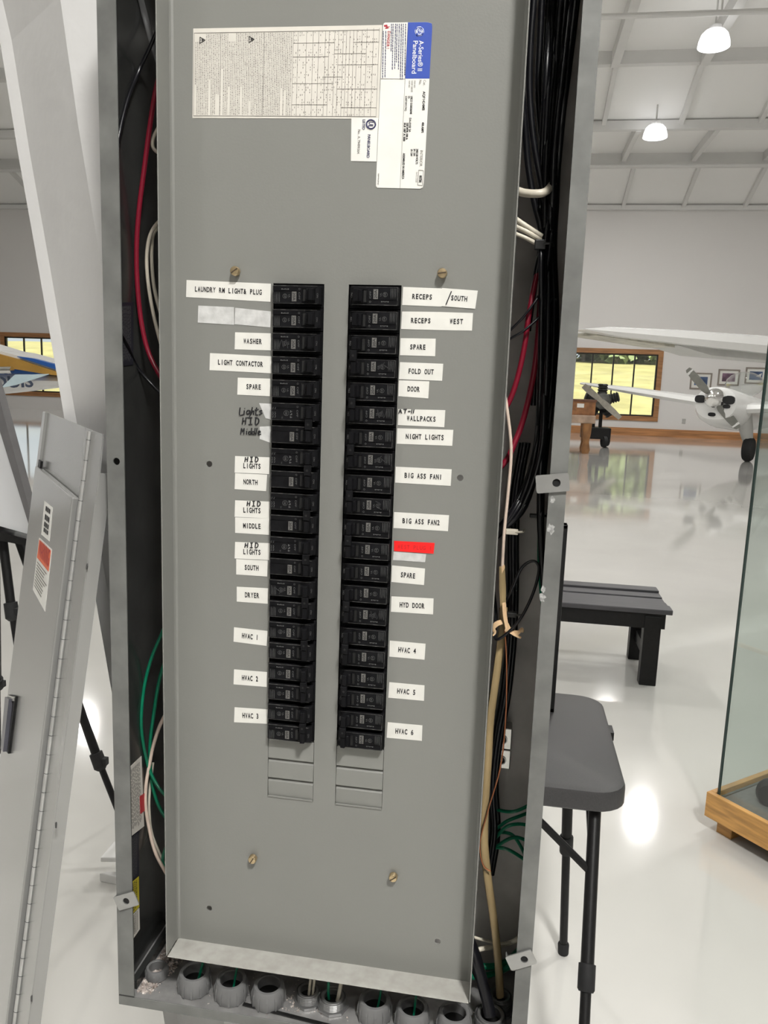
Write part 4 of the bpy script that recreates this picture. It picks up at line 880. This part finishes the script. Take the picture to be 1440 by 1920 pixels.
s1 = thing('door_sticker', 'tall white sticker with black blocks of print near the top of the leaning door', 'label', onD(103, 975, .0104), 'stickers on the leaning door')
mk('sheet', dsk('sheet', [(97, 940), (113, 953), (107, 1016), (91, 1003)], PAPERW, ''), PAPERW, s1)
bb = B()
for a, e in ((.10, .24), (.34, .50), (.56, .70), (.74, .86)):
    for c, d in ((.25, .42), (.46, .60), (.64, .8)):
        q_ = [(97, 940), (113, 953), (107, 1016), (91, 1003)]
        bb.add([onD(*bil(q_, *uv), .0108) for uv in ((c, a), (d, a), (d, e), (c, e))], [(0, 1, 2, 3)])
mk('printed_blocks', bb, INK, s1, fix=False)
s2 = thing('door_sticker', 'white and orange warning sticker on the leaning door', 'label', onD(93, 1075, .0104), 'stickers on the leaning door')
Wq = [(87, 1009), (112, 1031), (99, 1147), (75, 1106)]
mk('sheet', dsk('sheet', Wq, PAPERW, ''), PAPERW, s2)
og = mk('orange_band', B().prism([onD(*bil(Wq, *uv), .0106) for uv in ((.04, .03), (.96, .03), (.96, .37), (.04, .37))], CN * .0002), ORANGE, s2); og['label'] = 'orange band'
wq = [onD(*bil(Wq, .12, .30), .011), onD(*bil(Wq, .92, .30), .011)]
mk('band_text', put_text(B(), 'WARNING', wq[0], wq[1], HY, (0, 0, 0), .024, bold=.01), REDINK, og, fix=False)
bb = B()
for k in range(9):
    v_ = .43 + k * .055; e = random.uniform(.6, .93)
    bb.add([onD(*bil(Wq, *uv), .0107) for uv in ((.08, v_), (e, v_), (e, v_ + .02), (.08, v_ + .02))], [(0, 1, 2, 3)])
mk('small_print', bb, LINE, s2, fix=False)
for px, py in ((165, 1062), (107, 1547), (61, 1872)):
    mk('screw_hole', B().lathe([(.0001, .0018), (.0035, .0018), (.0035, .0005)], onD(px, py, 0), CN, 14), MATS['joint_shadow'], t)

# ------------------------------------------------------------------ easel with a white board, white base rails
ez = V((-1.3, 1.35, 0))
t = thing('tripod_easel', 'black tripod easel with clamped telescopic legs at the left edge', 'easel', ez)
top = V((-1.44, 1.43, 1.27))
for foot, knee in ((V((-.92, 1.35, 0)), P(185, 1427, 1.35)), (V((-1.21, 1.31, 0)), P(22, 1146, 1.35)), (V((-1.85, 1.95, 0)), None)):
    kn = knee or top.lerp(foot, .7)
    lg = mk('leg', B().cyl(top, kn, .0145, 12), BLKM, t, True)
    mk('lower_tube', B().cyl(kn, foot, .0105, 12), BLKM, lg, True)
    d_ = (foot - top).normalized(); mk('clamp', B().lathe([(.012, -.03), (.021, -.028), (.022, .02), (.013, .03)], kn, d_, 12), RUB, lg, True)
    mk('clamp_lever', B().box(kn.x + .012, kn.x + .03, kn.y - .012, kn.y + .012, kn.z - .012, kn.z + .014), RUB, lg, bevel=.003)
    mk('rubber_foot', B().ball(foot + V((0, 0, .014)), .015, .015, .014), RUB, lg, True)
mk('ledge', B().prism([P(-120, 966, 1.33), P(64, 1014, 1.33), P(62, 1026, 1.33), P(-120, 990, 1.33)], (0, .05, 0)), BLKM, t)
bt = thing('display_board', 'white board with a dark grey border leaning on the tripod easel', 'board', P(30, 1000, 1.36))
mk('panel', B().prism([P(62, 1004, 1.345), P(-360, 885, 1.345), P(-560, 300, 1.345), P(-110, 400, 1.345)], (0, .02, 0)), BOARDW, bt)
mk('border', B().prism([P(69, 1006, 1.335), P(60, 1004, 1.335), P(-20, 745, 1.335), P(-122, 400, 1.335), P(-105, 400, 1.335), P(0, 752, 1.335)], (0, .035, 0)), BOARDG, bt)
bq_ = PZ(214, 1625, 0)
t = thing('base_rail', 'white steel base with two flat feet just left of the enclosure', 'base', bq_)
mk('foot_plate', B().prism([PZ(188, 1608, .105), PZ(213, 1577, .105), PZ(262, 1577, .105), PZ(262, 1608, .105)], (0, 0, -.016)), STEELW, t, bevel=.003)
mk('foot_plate', B().prism([PZ(186, 1637, .03), PZ(204, 1633, .03), PZ(262, 1640, .03), PZ(262, 1652, .03)], (0, 0, -.03)), STEELW, t, bevel=.003)
a = PZ(215, 1625, .03); mk('web', B().box(a.x, a.x + .09, a.y + .012, a.y + .03, .0, .09), STEELW, t)
mk('bolt', B().cyl((a.x + .012, a.y + .004, .055), (a.x + .012, a.y + .014, .055), .008, 8), RUB, t)

# ------------------------------------------------------------------ fittings in the bottom of the enclosure
def bushing(px, py, z, r, h, label, mat=PVC, ridges=12):
    c = PZ(px, py, z); c.z = ZB
    t = thing('conduit_bushing' if ridges else 'conduit_fitting', label, 'conduit fitting', c, 'conduit bushings in the enclosure floor')
    mk('ring', B().lathe([(r * .68, .001), (r * .66, h * .96), (r * .70, h), (r * .86, h), (r * .93, h * .9), (r * .98, h * .45), (r * 1.0, h * .2), (r * .94, .0005), (r * .68, .001)], c, n=36), mat, t, True)
    if ridges:
        rb = B()
        for k in range(ridges):
            a = 2 * math.pi * k / ridges + .2; d_ = V((math.cos(a), math.sin(a), 0)); s_ = V((-d_.y, d_.x, 0)) * .0012
            rb.prism([c + d_ * r * .94 - s_ + V((0, 0, .002)), c + d_ * r * 1.04 - s_ + V((0, 0, .002)), c + d_ * r * 1.02 - s_ + V((0, 0, h * .6)), c + d_ * r * .93 - s_ + V((0, 0, h * .85))], s_ * 2)
        mk('ridges', rb, mat, t)
    else:
        lb = B()
        for k in range(5): lb.lathe([(r * 1.0, h * (.25 + .14 * k)), (r * 1.05, h * (.32 + .14 * k)), (r * 1.0, h * (.39 + .14 * k))], c, n=24)
        lb.lathe([(r * 1.0, .0006), (r * 1.28, .0006), (r * 1.28, .004), (r, .0045)], c, n=8); mk('thread_and_locknut', lb, mat, t)
    if h > .0145 or not ridges: mk('bore_dark', B().lathe([(.0001, h * .45), (r * .68, h * .45)], c, n=24), SLOTM, t)  # black disc stands in for the darkness deep in the hole
    return c
BSH = [(294, 1812, .826, .0150, .014, 'small low grey bushing alone in the left corner of the enclosure floor'), (365, 1822, .836, .0215, .025, 'first large ridged bushing left of the row under the cover'), (434, 1836, .836, .0215, .025, 'second large ridged bushing from the left under the cover'), (504, 1846, .836, .0215, .025, 'third large ridged bushing from the left, left of two threaded fittings'),
       (703, 1873, .836, .0215, .025, 'large ridged bushing just right of the two threaded fittings'), (774, 1888, .836, .0215, .025, 'large ridged bushing second from the right of the row'), (852, 1898, .836, .0215, .025, 'rightmost large ridged bushing under the cover corner')]
cs = [bushing(*a_) for a_ in BSH]
c5 = bushing(578, 1858, .826, .0150, .016, 'threaded metal fitting holding two pale wires', ZINC, 0)
c6 = bushing(624, 1872, .822, .0165, .014, 'threaded metal fitting holding a green and a white wire', ZINC, 0)
c7 = bushing(920, 1903, .832, .0190, .022, 'metal conduit collar holding the thick black cables', ZINC, 0)
c8 = bushing(938, 1862, .836, .0145, .022, 'threaded fitting around the beige cable in the right corner', ZINC, 0)

WG = {}
def wire(name, label, cat, pts, r, mat, group=None, absolute=False, n_=12, flat=1.0):
    q_ = [V(p) for p in pts] if absolute else [P(*p) for p in pts]
    if not absolute:                                             # keep every wire between the sides of the enclosure
        q_ = [PX(a[0], a[1], XL + r + .001) if p.x < XL + r + .001 else PX(a[0], a[1], XR - r - .001) if p.x > XR - r - .001 else p for p, a in zip(q_, pts)]
    return tag(mk(name, B().tube(q_, r, n_, 5, flat), mat, None, True), label, cat, group)
# left gutter
wire('wire', 'black wire running diagonally at the top of the left gutter', 'wire', [(316, 5, .045), (285, 80, .05), (262, 130, .055), (240, 185, .06), (224, 250, .07), (216, 310, .08)], .0021, W_BLK)
wire('cable', 'dark grey flat cable at the top of the left gutter', 'cable', [(256, -30, .07), (272, 30, .07), (286, 80, .065), (302, 130, .06)], .0040, W_GRY, flat=.5)
wire('wire', 'dark red wire looping down the left gutter', 'wire', [(308, 110, .035), (293, 165, .04), (282, 230, .04), (270, 320, .04), (260, 400, .04), (256, 470, .04), (258, 540, .04), (266, 610, .04), (280, 665, .04), (306, 715, .035)], .0029, W_RED)
wire('wire', 'white wire making a tiny loop beside the red wire in the left gutter', 'wire', [(312, 215, .04), (291, 250, .045), (286, 270, .045), (292, 283, .045), (312, 294, .04)], .0020, W_WHT)
wire('wire', 'cream wire curving down the left gutter, outer of two', 'wire', [(312, 402, .04), (290, 425, .05), (279, 450, .05), (275, 490, .05), (279, 540, .05), (290, 600, .05), (306, 660, .04)], .0022, W_WHT)
wire('wire', 'cream wire curving down the left gutter, inner of two', 'wire', [(312, 418, .05), (291, 432, .06), (285, 455, .06), (285, 500, .06), (291, 550, .06), (308, 610, .05)], .0022, W_WHT)
wire('wire', 'black wire crossing the left gutter below the dark label', 'wire', [(222, 618, .075), (240, 650, .07), (262, 695, .06), (308, 745, .05)], .0020, W_BLK)
wire('wire', 'bright green wire bowing widest in the left gutter', 'wire', [(316, 1160, .035), (300, 1195, .045), (282, 1240, .05), (270, 1290, .05), (265, 1340, .05), (267, 1385, .05), (279, 1440, .05), (300, 1480, .045), (322, 1500, .04)], .0021, W_GRN)
wire('wire', 'green wire bowing behind the widest one in the left gutter', 'wire', [(318, 1215, .045), (300, 1270, .055), (288, 1340, .055), (281, 1400, .055), (283, 1450, .055), (290, 1490, .055), (305, 1525, .05), (324, 1545, .045)], .0022, W_GRN)
wire('wire', 'pale pinkish wire sweeping down the lower left gutter', 'wire', [(320, 1322, .04), (300, 1360, .045), (287, 1400, .05), (281, 1430, .05), (274, 1470, .05), (273, 1510, .05), (280, 1555, .05), (292, 1600, .05), (318, 1648, .04)], .0023, W_PNK)
wire('wire', 'thin cream wire beside the pale pinkish one in the lower left gutter', 'wire', [(287, 1430, .065), (281, 1480, .06), (280, 1520, .06), (287, 1570, .06), (318, 1640, .05)], .0017, W_WHT)
wire('wire', 'short green wire end low in the left gutter', 'wire', [(322, 1572, .045), (308, 1596, .05), (306, 1620, .05), (322, 1640, .045)], .0020, W_GRN)
# labels on the inner left side of the enclosure
def wall_label(px, mat, label, textrows=0, inkm=None):
    q_ = [PX(x, y, XL + .0017) for x, y in px]; c = sum(q_, V()) / 4
    t = thing('wall_label', label, 'label', c, 'labels inside the enclosure')
    mk('sheet', B().prism(q_, (.0003, 0, 0)), mat, t)
    if textrows:
        bb = B()
        textrows *= 2
        for k in range(textrows):
            u_ = .12 + .76 * k / textrows; v_ = .06
            while v_ < .9:
                L = random.uniform(.02, .07); bb.add([PX(*bil(px, *uv), XL + .0023) for uv in ((u_, v_), (u_ + .36 / textrows, v_), (u_ + .36 / textrows, v_ + L), (u_, v_ + L))], [(0, 1, 2, 3)]); v_ += L + .02
        mk('small_print', bb, inkm, t, fix=False)
wall_label([(222, 568), (249.5, 566), (249.5, 684), (222, 688)], LABK, 'dark navy label with pale print on the inner left side', 5, PRINT)
wall_label([(240, 1441), (265, 1417), (270, 1549), (243, 1570)], PAPER, 'pale paper label on the inner left side low down', 7, LINE)
wall_label([(242, 1574), (260, 1558), (260, 1641), (244, 1656)], LABK, 'black label below the paper one on the inner left side', 3, PRINT)
wall_label([(244, 1657), (260, 1643), (261, 1700), (246, 1716)], YEL, 'yellow label on the inner left side', 2, INK)
wall_label([(246, 1718), (261, 1702), (262, 1742), (247, 1764)], PAPER, 'lowest small white label on the inner left side', 2, LINE)
q_ = [PX(x, y, XL + .0024) for x, y in ((262, 1493), (271, 1487), (272, 1519), (263, 1526))]
tag(mk('red_sticker', B().prism(q_, (.0003, 0, 0)), pm('red_sticker', (.5, .03, .04), .5, 0, .1, 50)), 'small red sticker on the edge of the pale paper label', 'sticker')
# right gutter: black conductors
GB = 'black conductors bundled in the right gutter'; LBK = 'black conductor in the dense bundle filling the right gutter'
rnd = random.Random(5)
for k in range(13):
    f = k / 12; y_ = lambda: rnd.uniform(.035, .105)
    pts = [(1030 + 58 * f, -40, y_()), (1022 + 48 * f, 110, y_()), (1014 + 38 * f + rnd.uniform(-3, 3), 260, y_()), (1010 + 34 * f, 380, y_()), (1014 + 26 * f, 470, .03 + .06 * f), (1012 + 30 * f + rnd.uniform(-3, 3), 600, y_()), (1010 + 26 * f, 740, y_()), (1002 + 22 * f + rnd.uniform(-3, 3), 850, y_())]
    if k < 8: pts += [(970 + 26 * f, 940 + 14 * f, .05), (938 + 8 * f, 985 + 16 * f, .045), (915, 1010 + 24 * f, .04)]
    else: pts += [(1000 + 16 * f, 960, .07), (1016 + 4 * f, 1110, .09)]
    wire('cable', LBK, 'cable', pts, .0034 if k % 2 else .0029, W_BLK, GB)
for lb_, pts in (('black cable bowing left near the cover edge at the top of the right gutter', [(1004, -40, .05), (996, 60, .05), (993, 120, .05), (993, 180, .05), (1000, 260, .05), (1014, 340, .05), (1026, 400, .05), (1022, 450, .045), (1008, 500, .05), (998, 560, .06), (990, 620, .07)]),
                 ('black cable second from the cover edge at the top of the right gutter', [(1018, -40, .06), (1012, 80, .06), (1009, 160, .06), (1013, 230, .06), (1024, 320, .06), (1034, 400, .06), (1030, 470, .05), (1018, 540, .055), (1008, 640, .07), (1000, 760, .08)]),
                 ('black cable emerging beside the cover edge high in the right gutter', [(974, 130, .03), (984, 230, .045), (990, 310, .05), (1002, 380, .05), (1014, 430, .05), (1012, 480, .06)])):
    wire('cable', lb_, 'cable', pts, .0036, W_BLK)
for k, (x, d) in enumerate(((966, 0), (972, .012), (960, .022))):
    wire('cable', ('black cable hanging down the middle of the right gutter behind the beige sheath', 'black cable hanging rightmost of the three behind the beige sheath', 'black cable hanging leftmost of the three behind the beige sheath')[k], 'cable', [(x + 18, 830, .06 + d), (x + 2, 920, .06 + d), (x - 4, 1000, .055 + d), (x - 4, 1100, .055 + d), (x - 8, 1200, .055 + d), (x - 18, 1300, .06 + d), (x - 34, 1390, .06 + d), (x - 42, 1470, .065 + d), (x - 38, 1560, .07 + d), (x - 50, 1640, .06 + d)], .0034, W_BLK)
wire('wire', 'thick dark red wire nearer the cover in the right gutter', 'wire', [(1012, 490, .055), (998, 555, .045), (990, 600, .04), (985, 640, .04), (975, 690, .04), (962, 735, .04), (948, 765, .04), (925, 795, .04)], .0031, W_RED)
wire('wire', 'thick dark red wire farther from the cover in the right gutter', 'wire', [(1018, 490, .07), (1011, 600, .055), (1005, 670, .05), (995, 730, .05), (980, 790, .05), (965, 830, .045), (950, 862, .04), (925, 890, .04)], .0034, W_RED)
wire('wire', 'fat cream wire bent round the black bundle high in the right gutter', 'wire', [(955, 352, .03), (968, 357, .03), (985, 362, .025), (1010, 363, .022), (1025, 358, .03), (1036, 345, .06)], .0042, W_WHT)
for k, (a, b_, c) in enumerate((((952, 400), (985, 423), (1016, 443)), ((952, 418), (985, 433), (1014, 450)), ((952, 433), (985, 446), (1010, 459)))):
    wire('wire', ('uppermost', 'middle', 'lowest')[k] + ' of three cream wires tied to the bundle in the right gutter', 'wire', [(*a, .035), (*b_, .03), (*c, .035)], .0028 - k * .0003, W_WHT)
wire('wire', 'upper thin black wire crossing to the cover edge in the right gutter', 'wire', [(940, 634, .04), (958, 618, .035), (985, 590, .03), (1010, 555, .035), (1026, 520, .05)], .0014, W_BLK)
wire('wire', 'lower thin black wire crossing to the cover edge in the right gutter', 'wire', [(940, 644, .035), (960, 633, .03), (985, 618, .028), (1015, 590, .035), (1036, 560, .05)], .0014, W_BLK)
wire('cable', 'grey cable close to the right flange', 'cable', [(1040, 560, .07), (1036, 660, .07), (1032, 760, .075), (1022, 850, .075), (1014, 930, .08), (1018, 1100, .09)], .0024, W_GRY)
wire('wire', 'thin pale wire dropping straight into the torn beige sheath', 'wire', [(930, 690, .03), (945, 735, .03), (951, 770, .028), (957, 820, .028), (958, 860, .03), (953, 920, .03), (946, 990, .03), (943, 1040, .03), (941, 1085, .03)], .0019, W_PNK)
wire('wire', 'green wire beside the right flange above the loop', 'wire', [(1014, 950, .09), (1012, 1000, .09), (1012, 1060, .09), (1018, 1140, .09)], .0028, W_GRN)
sh = thing('cable_sheath', 'torn beige cable sheath with kraft paper tatters', 'cable sheath', P(945, 1110, .03))
mk('sheath', B().tube([P(941, 1062, .03), P(942, 1100, .03), P(944, 1150, .03), P(950, 1180, .03)], [.0040, .0050, .0040, .0032], 8, 4, .6), ROMEX, sh, True)
mk('sheath_tip', B().prism([P(936, 1072, .027), P(938, 1065, .027), P(946, 1058, .027), P(947, 1064, .027), P(941, 1076, .027)], (0, .0006, 0)), KRAFT, sh)
for pts in ([(941, 1166), (931, 1170), (925, 1178), (928, 1186), (924, 1192)], [(950, 1170), (956, 1182), (966, 1190), (977, 1196)], [(962, 1186), (972, 1186), (978, 1180), (979, 1186)], [(945, 1130), (947, 1155), (951, 1180), (947, 1180)]):
    mk('paper_tatter', B().tube([P(x, y, .024 - .002 * i) for i, (x, y) in enumerate(pts)], [.003, .0032, .0026, .0016, .001][:len(pts)], 6, 4, .25), KRAFT, sh, True)
wire('cable', 'long beige sheathed cable snaking down to the floor fitting in the right gutter', 'cable', [(944, 1140, .04), (942, 1180, .04), (936, 1225, .04), (927, 1290, .04), (919, 1350, .04), (915, 1420, .038), (910, 1500, .036), (908, 1580, .036), (915, 1650, .036), (925, 1720, .037), (933, 1790, .037), (938, 1868, .036)], .0056, ROMEX, n_=10, flat=.75)
wire('wire', 'thin copper wire running down in front of the beige cable', 'wire', [(946, 1170, .03), (950, 1250, .03), (948, 1350, .03), (938, 1440, .028), (915, 1520, .026), (900, 1580, .026), (905, 1620, .028), (920, 1634, .028)], .0009, COPPER)
wire('wire', 'thin black wire making a tall open loop in the right gutter', 'wire', [(948, 1130, .04), (962, 1100, .03), (978, 1065, .025), (998, 1052, .025), (1010, 1062, .025), (1006, 1092, .022), (992, 1130, .02), (972, 1165, .02), (950, 1188, .02), (932, 1199, .022), (928, 1188, .03), (930, 1150, .04), (926, 1110, .05)], .0017, W_BLK)
def zt(label, px, py, y, w_, h_, m=TIE):
    c = P(px, py, y); t = thing('cable_tie', label, 'cable tie', c, 'cable ties')
    mk('head', B().box(c.x - w_, c.x + w_, c.y - .004, c.y + .004, c.z - h_, c.z + h_), m, t, bevel=.001)
    mk('strap', B().tube([c + V((.001, -.002, 0)), c + V((.010, -.004, .001)), c + V((.013, .002, .001)), c + V((.014, .012, .001))], .0014, 6, 4), m, t, True)
zt('black cable tie holding the three cream wires', 1013, 459, .028, .006, .005); zt('black cable tie sticking out low beside the right flange', 1004, 967, .075, .007, .0022); zt('off-white cable tie head on the lower black bundle', 960, 997, .035, .007, .003, W_WHT)
zt('black cable tie around the beige sheath and black cables', 960, 1152, .035, .006, .003)
# lower right
GG = 'green ground wires at the right flange'; 
for k, pts in enumerate(([(1000, 1505, .08), (975, 1518, .07), (955, 1522, .07), (930, 1518, .08)], [(1000, 1520, .085), (975, 1530, .075), (950, 1540, .07), (930, 1555, .08)], [(998, 1550, .08), (975, 1545, .07), (950, 1550, .065), (930, 1570, .075)], [(996, 1580, .08), (970, 1570, .07), (950, 1575, .065), (928, 1590, .07)], [(992, 1618, .08), (972, 1604, .07), (950, 1592, .065), (925, 1588, .07)], [(992, 1622, .085), (978, 1590, .075), (960, 1565, .07), (935, 1560, .08)])):
    wire('wire', 'green ground wire curving to the right flange below the table edge', 'wire', pts, .0022, W_GRN, GG)
wire('wire', 'white wire crossing low in the right gutter, upper of two', 'wire', [(872, 1752, .05), (905, 1762, .06), (940, 1769, .07), (980, 1765, .085)], .0018, W_WHT)
wire('wire', 'white wire crossing low in the right gutter, lower of two', 'wire', [(870, 1790, .05), (900, 1780, .055), (930, 1774, .07), (960, 1766, .08), (990, 1748, .085)], .0030, W_WHT)
wire('wire', 'upper bright green wire behind the thick black cable low at right', 'wire', [(866, 1806, .06), (905, 1812, .06), (940, 1808, .07), (970, 1785, .08), (990, 1755, .085)], .0040, W_GRN)
wire('wire', 'lower bright green wire behind the thick black cable low at right', 'wire', [(866, 1832, .06), (905, 1830, .06), (945, 1818, .07), (985, 1790, .08)], .0036, W_GRN)
wire('cable', 'thick black cable dropping into the conduit collar at bottom right', 'cable', [(872, 1745, .03), (888, 1785, .028), (900, 1825, .022), (912, 1870, .012), (919, 1905, .004)], .0075, W_BLK, n_=12)
wire('wire', 'thin black wire bowing beside the thick black cable at bottom right', 'wire', [(876, 1800, .05), (890, 1830, .04), (902, 1858, .025), (912, 1890, .012)], .0014, W_BLK)
def stub(c, col_, label, dx=.0, dy=0., h=.04, m=W_GRN, r=.0018):
    wire('wire', label, 'wire', [c + V((dx * .3, dy * .3 + .002, .003)), c + V((dx, dy + .004, h * .5)), c + V((dx * 1.8, dy * 2 + .02, h + .02))], r, m, absolute=True, n_=8)
stub(cs[1], 0, 'green wire rising from the first large bushing', .006); stub(cs[2], 0, 'green wire rising from the second large bushing', .003, r=.0014)
stub(c5, 0, 'pale wire rising from the left threaded fitting', .001, m=W_WHT); stub(c5 + V((.005, 0, 0)), 0, 'pale wire beside another in the left threaded fitting', .001, m=W_WHT)
stub(c6 - V((.004, 0, 0)), 0, 'green wire rising from the right threaded fitting', -.003); stub(c6 + V((.004, 0, 0)), 0, 'white wire rising from the right threaded fitting', .004, m=W_WHT, r=.0026)
stub(cs[4], 0, 'green wire inside the bushing right of the threaded fittings', .005, r=.0014); stub(cs[5], 0, 'green wire inside the bushing second from the right', .002, r=.0014)
# loose bits on the enclosure floor
a = PZ(456, 1883, ZB + .0012); e = PZ(650, 1932, ZB + .0012); d_ = (e - a).normalized(); w_ = V((-d_.y, d_.x, 0)) * .0024
tag(mk('cable_tie_strip', B().prism([a - w_, e - w_, e + w_, a + w_], (0, 0, .0012)), TIE), 'black cut cable tie strip lying on the enclosure floor', 'cable tie')
c = PZ(521, 1885, ZB + .002); tag(mk('brass_nut', B().lathe([(.0014, 0), (.0035, 0), (.0035, .003), (.0014, .003)], (c.x, c.y, ZB), n=6), BRASS), 'tiny brass nut on the enclosure floor beside the black strip', 'nut')
db = B(); rd = random.Random(3)
def chip(x, y, s):
    z = ZB + .0004; p = [V((x + rd.uniform(-s, s), y + rd.uniform(-s, s), z)) for _ in range(3)] + [V((x, y, z + s * rd.uniform(.5, 1.2)))]
    db.add(p, [(0, 1, 2), (0, 1, 3), (1, 2, 3), (2, 0, 3)])
for k in range(2200):
    f = rd.random(); y = -.022 + f * .125; chip(XL + .021 + rd.random() ** 1.6 * (.018 + .035 * f), y, rd.uniform(.0008, .0028))
for k in range(420): chip(rd.gauss(-.035, .035), rd.gauss(.004, .012), rd.uniform(.0005, .002))
for k in range(300): chip(rd.gauss(.198, .008), rd.gauss(-.002, .014), rd.uniform(.0006, .0024))
for k in range(160): chip(rd.uniform(XL + .02, XR - .02), rd.uniform(-.026, .05), rd.uniform(.0004, .0013))
dd = mk('plaster_dust', db, DUST, fix=False); tag(dd, 'pale and brown plaster crumbs scattered on the enclosure floor', 'dust', kind='stuff')
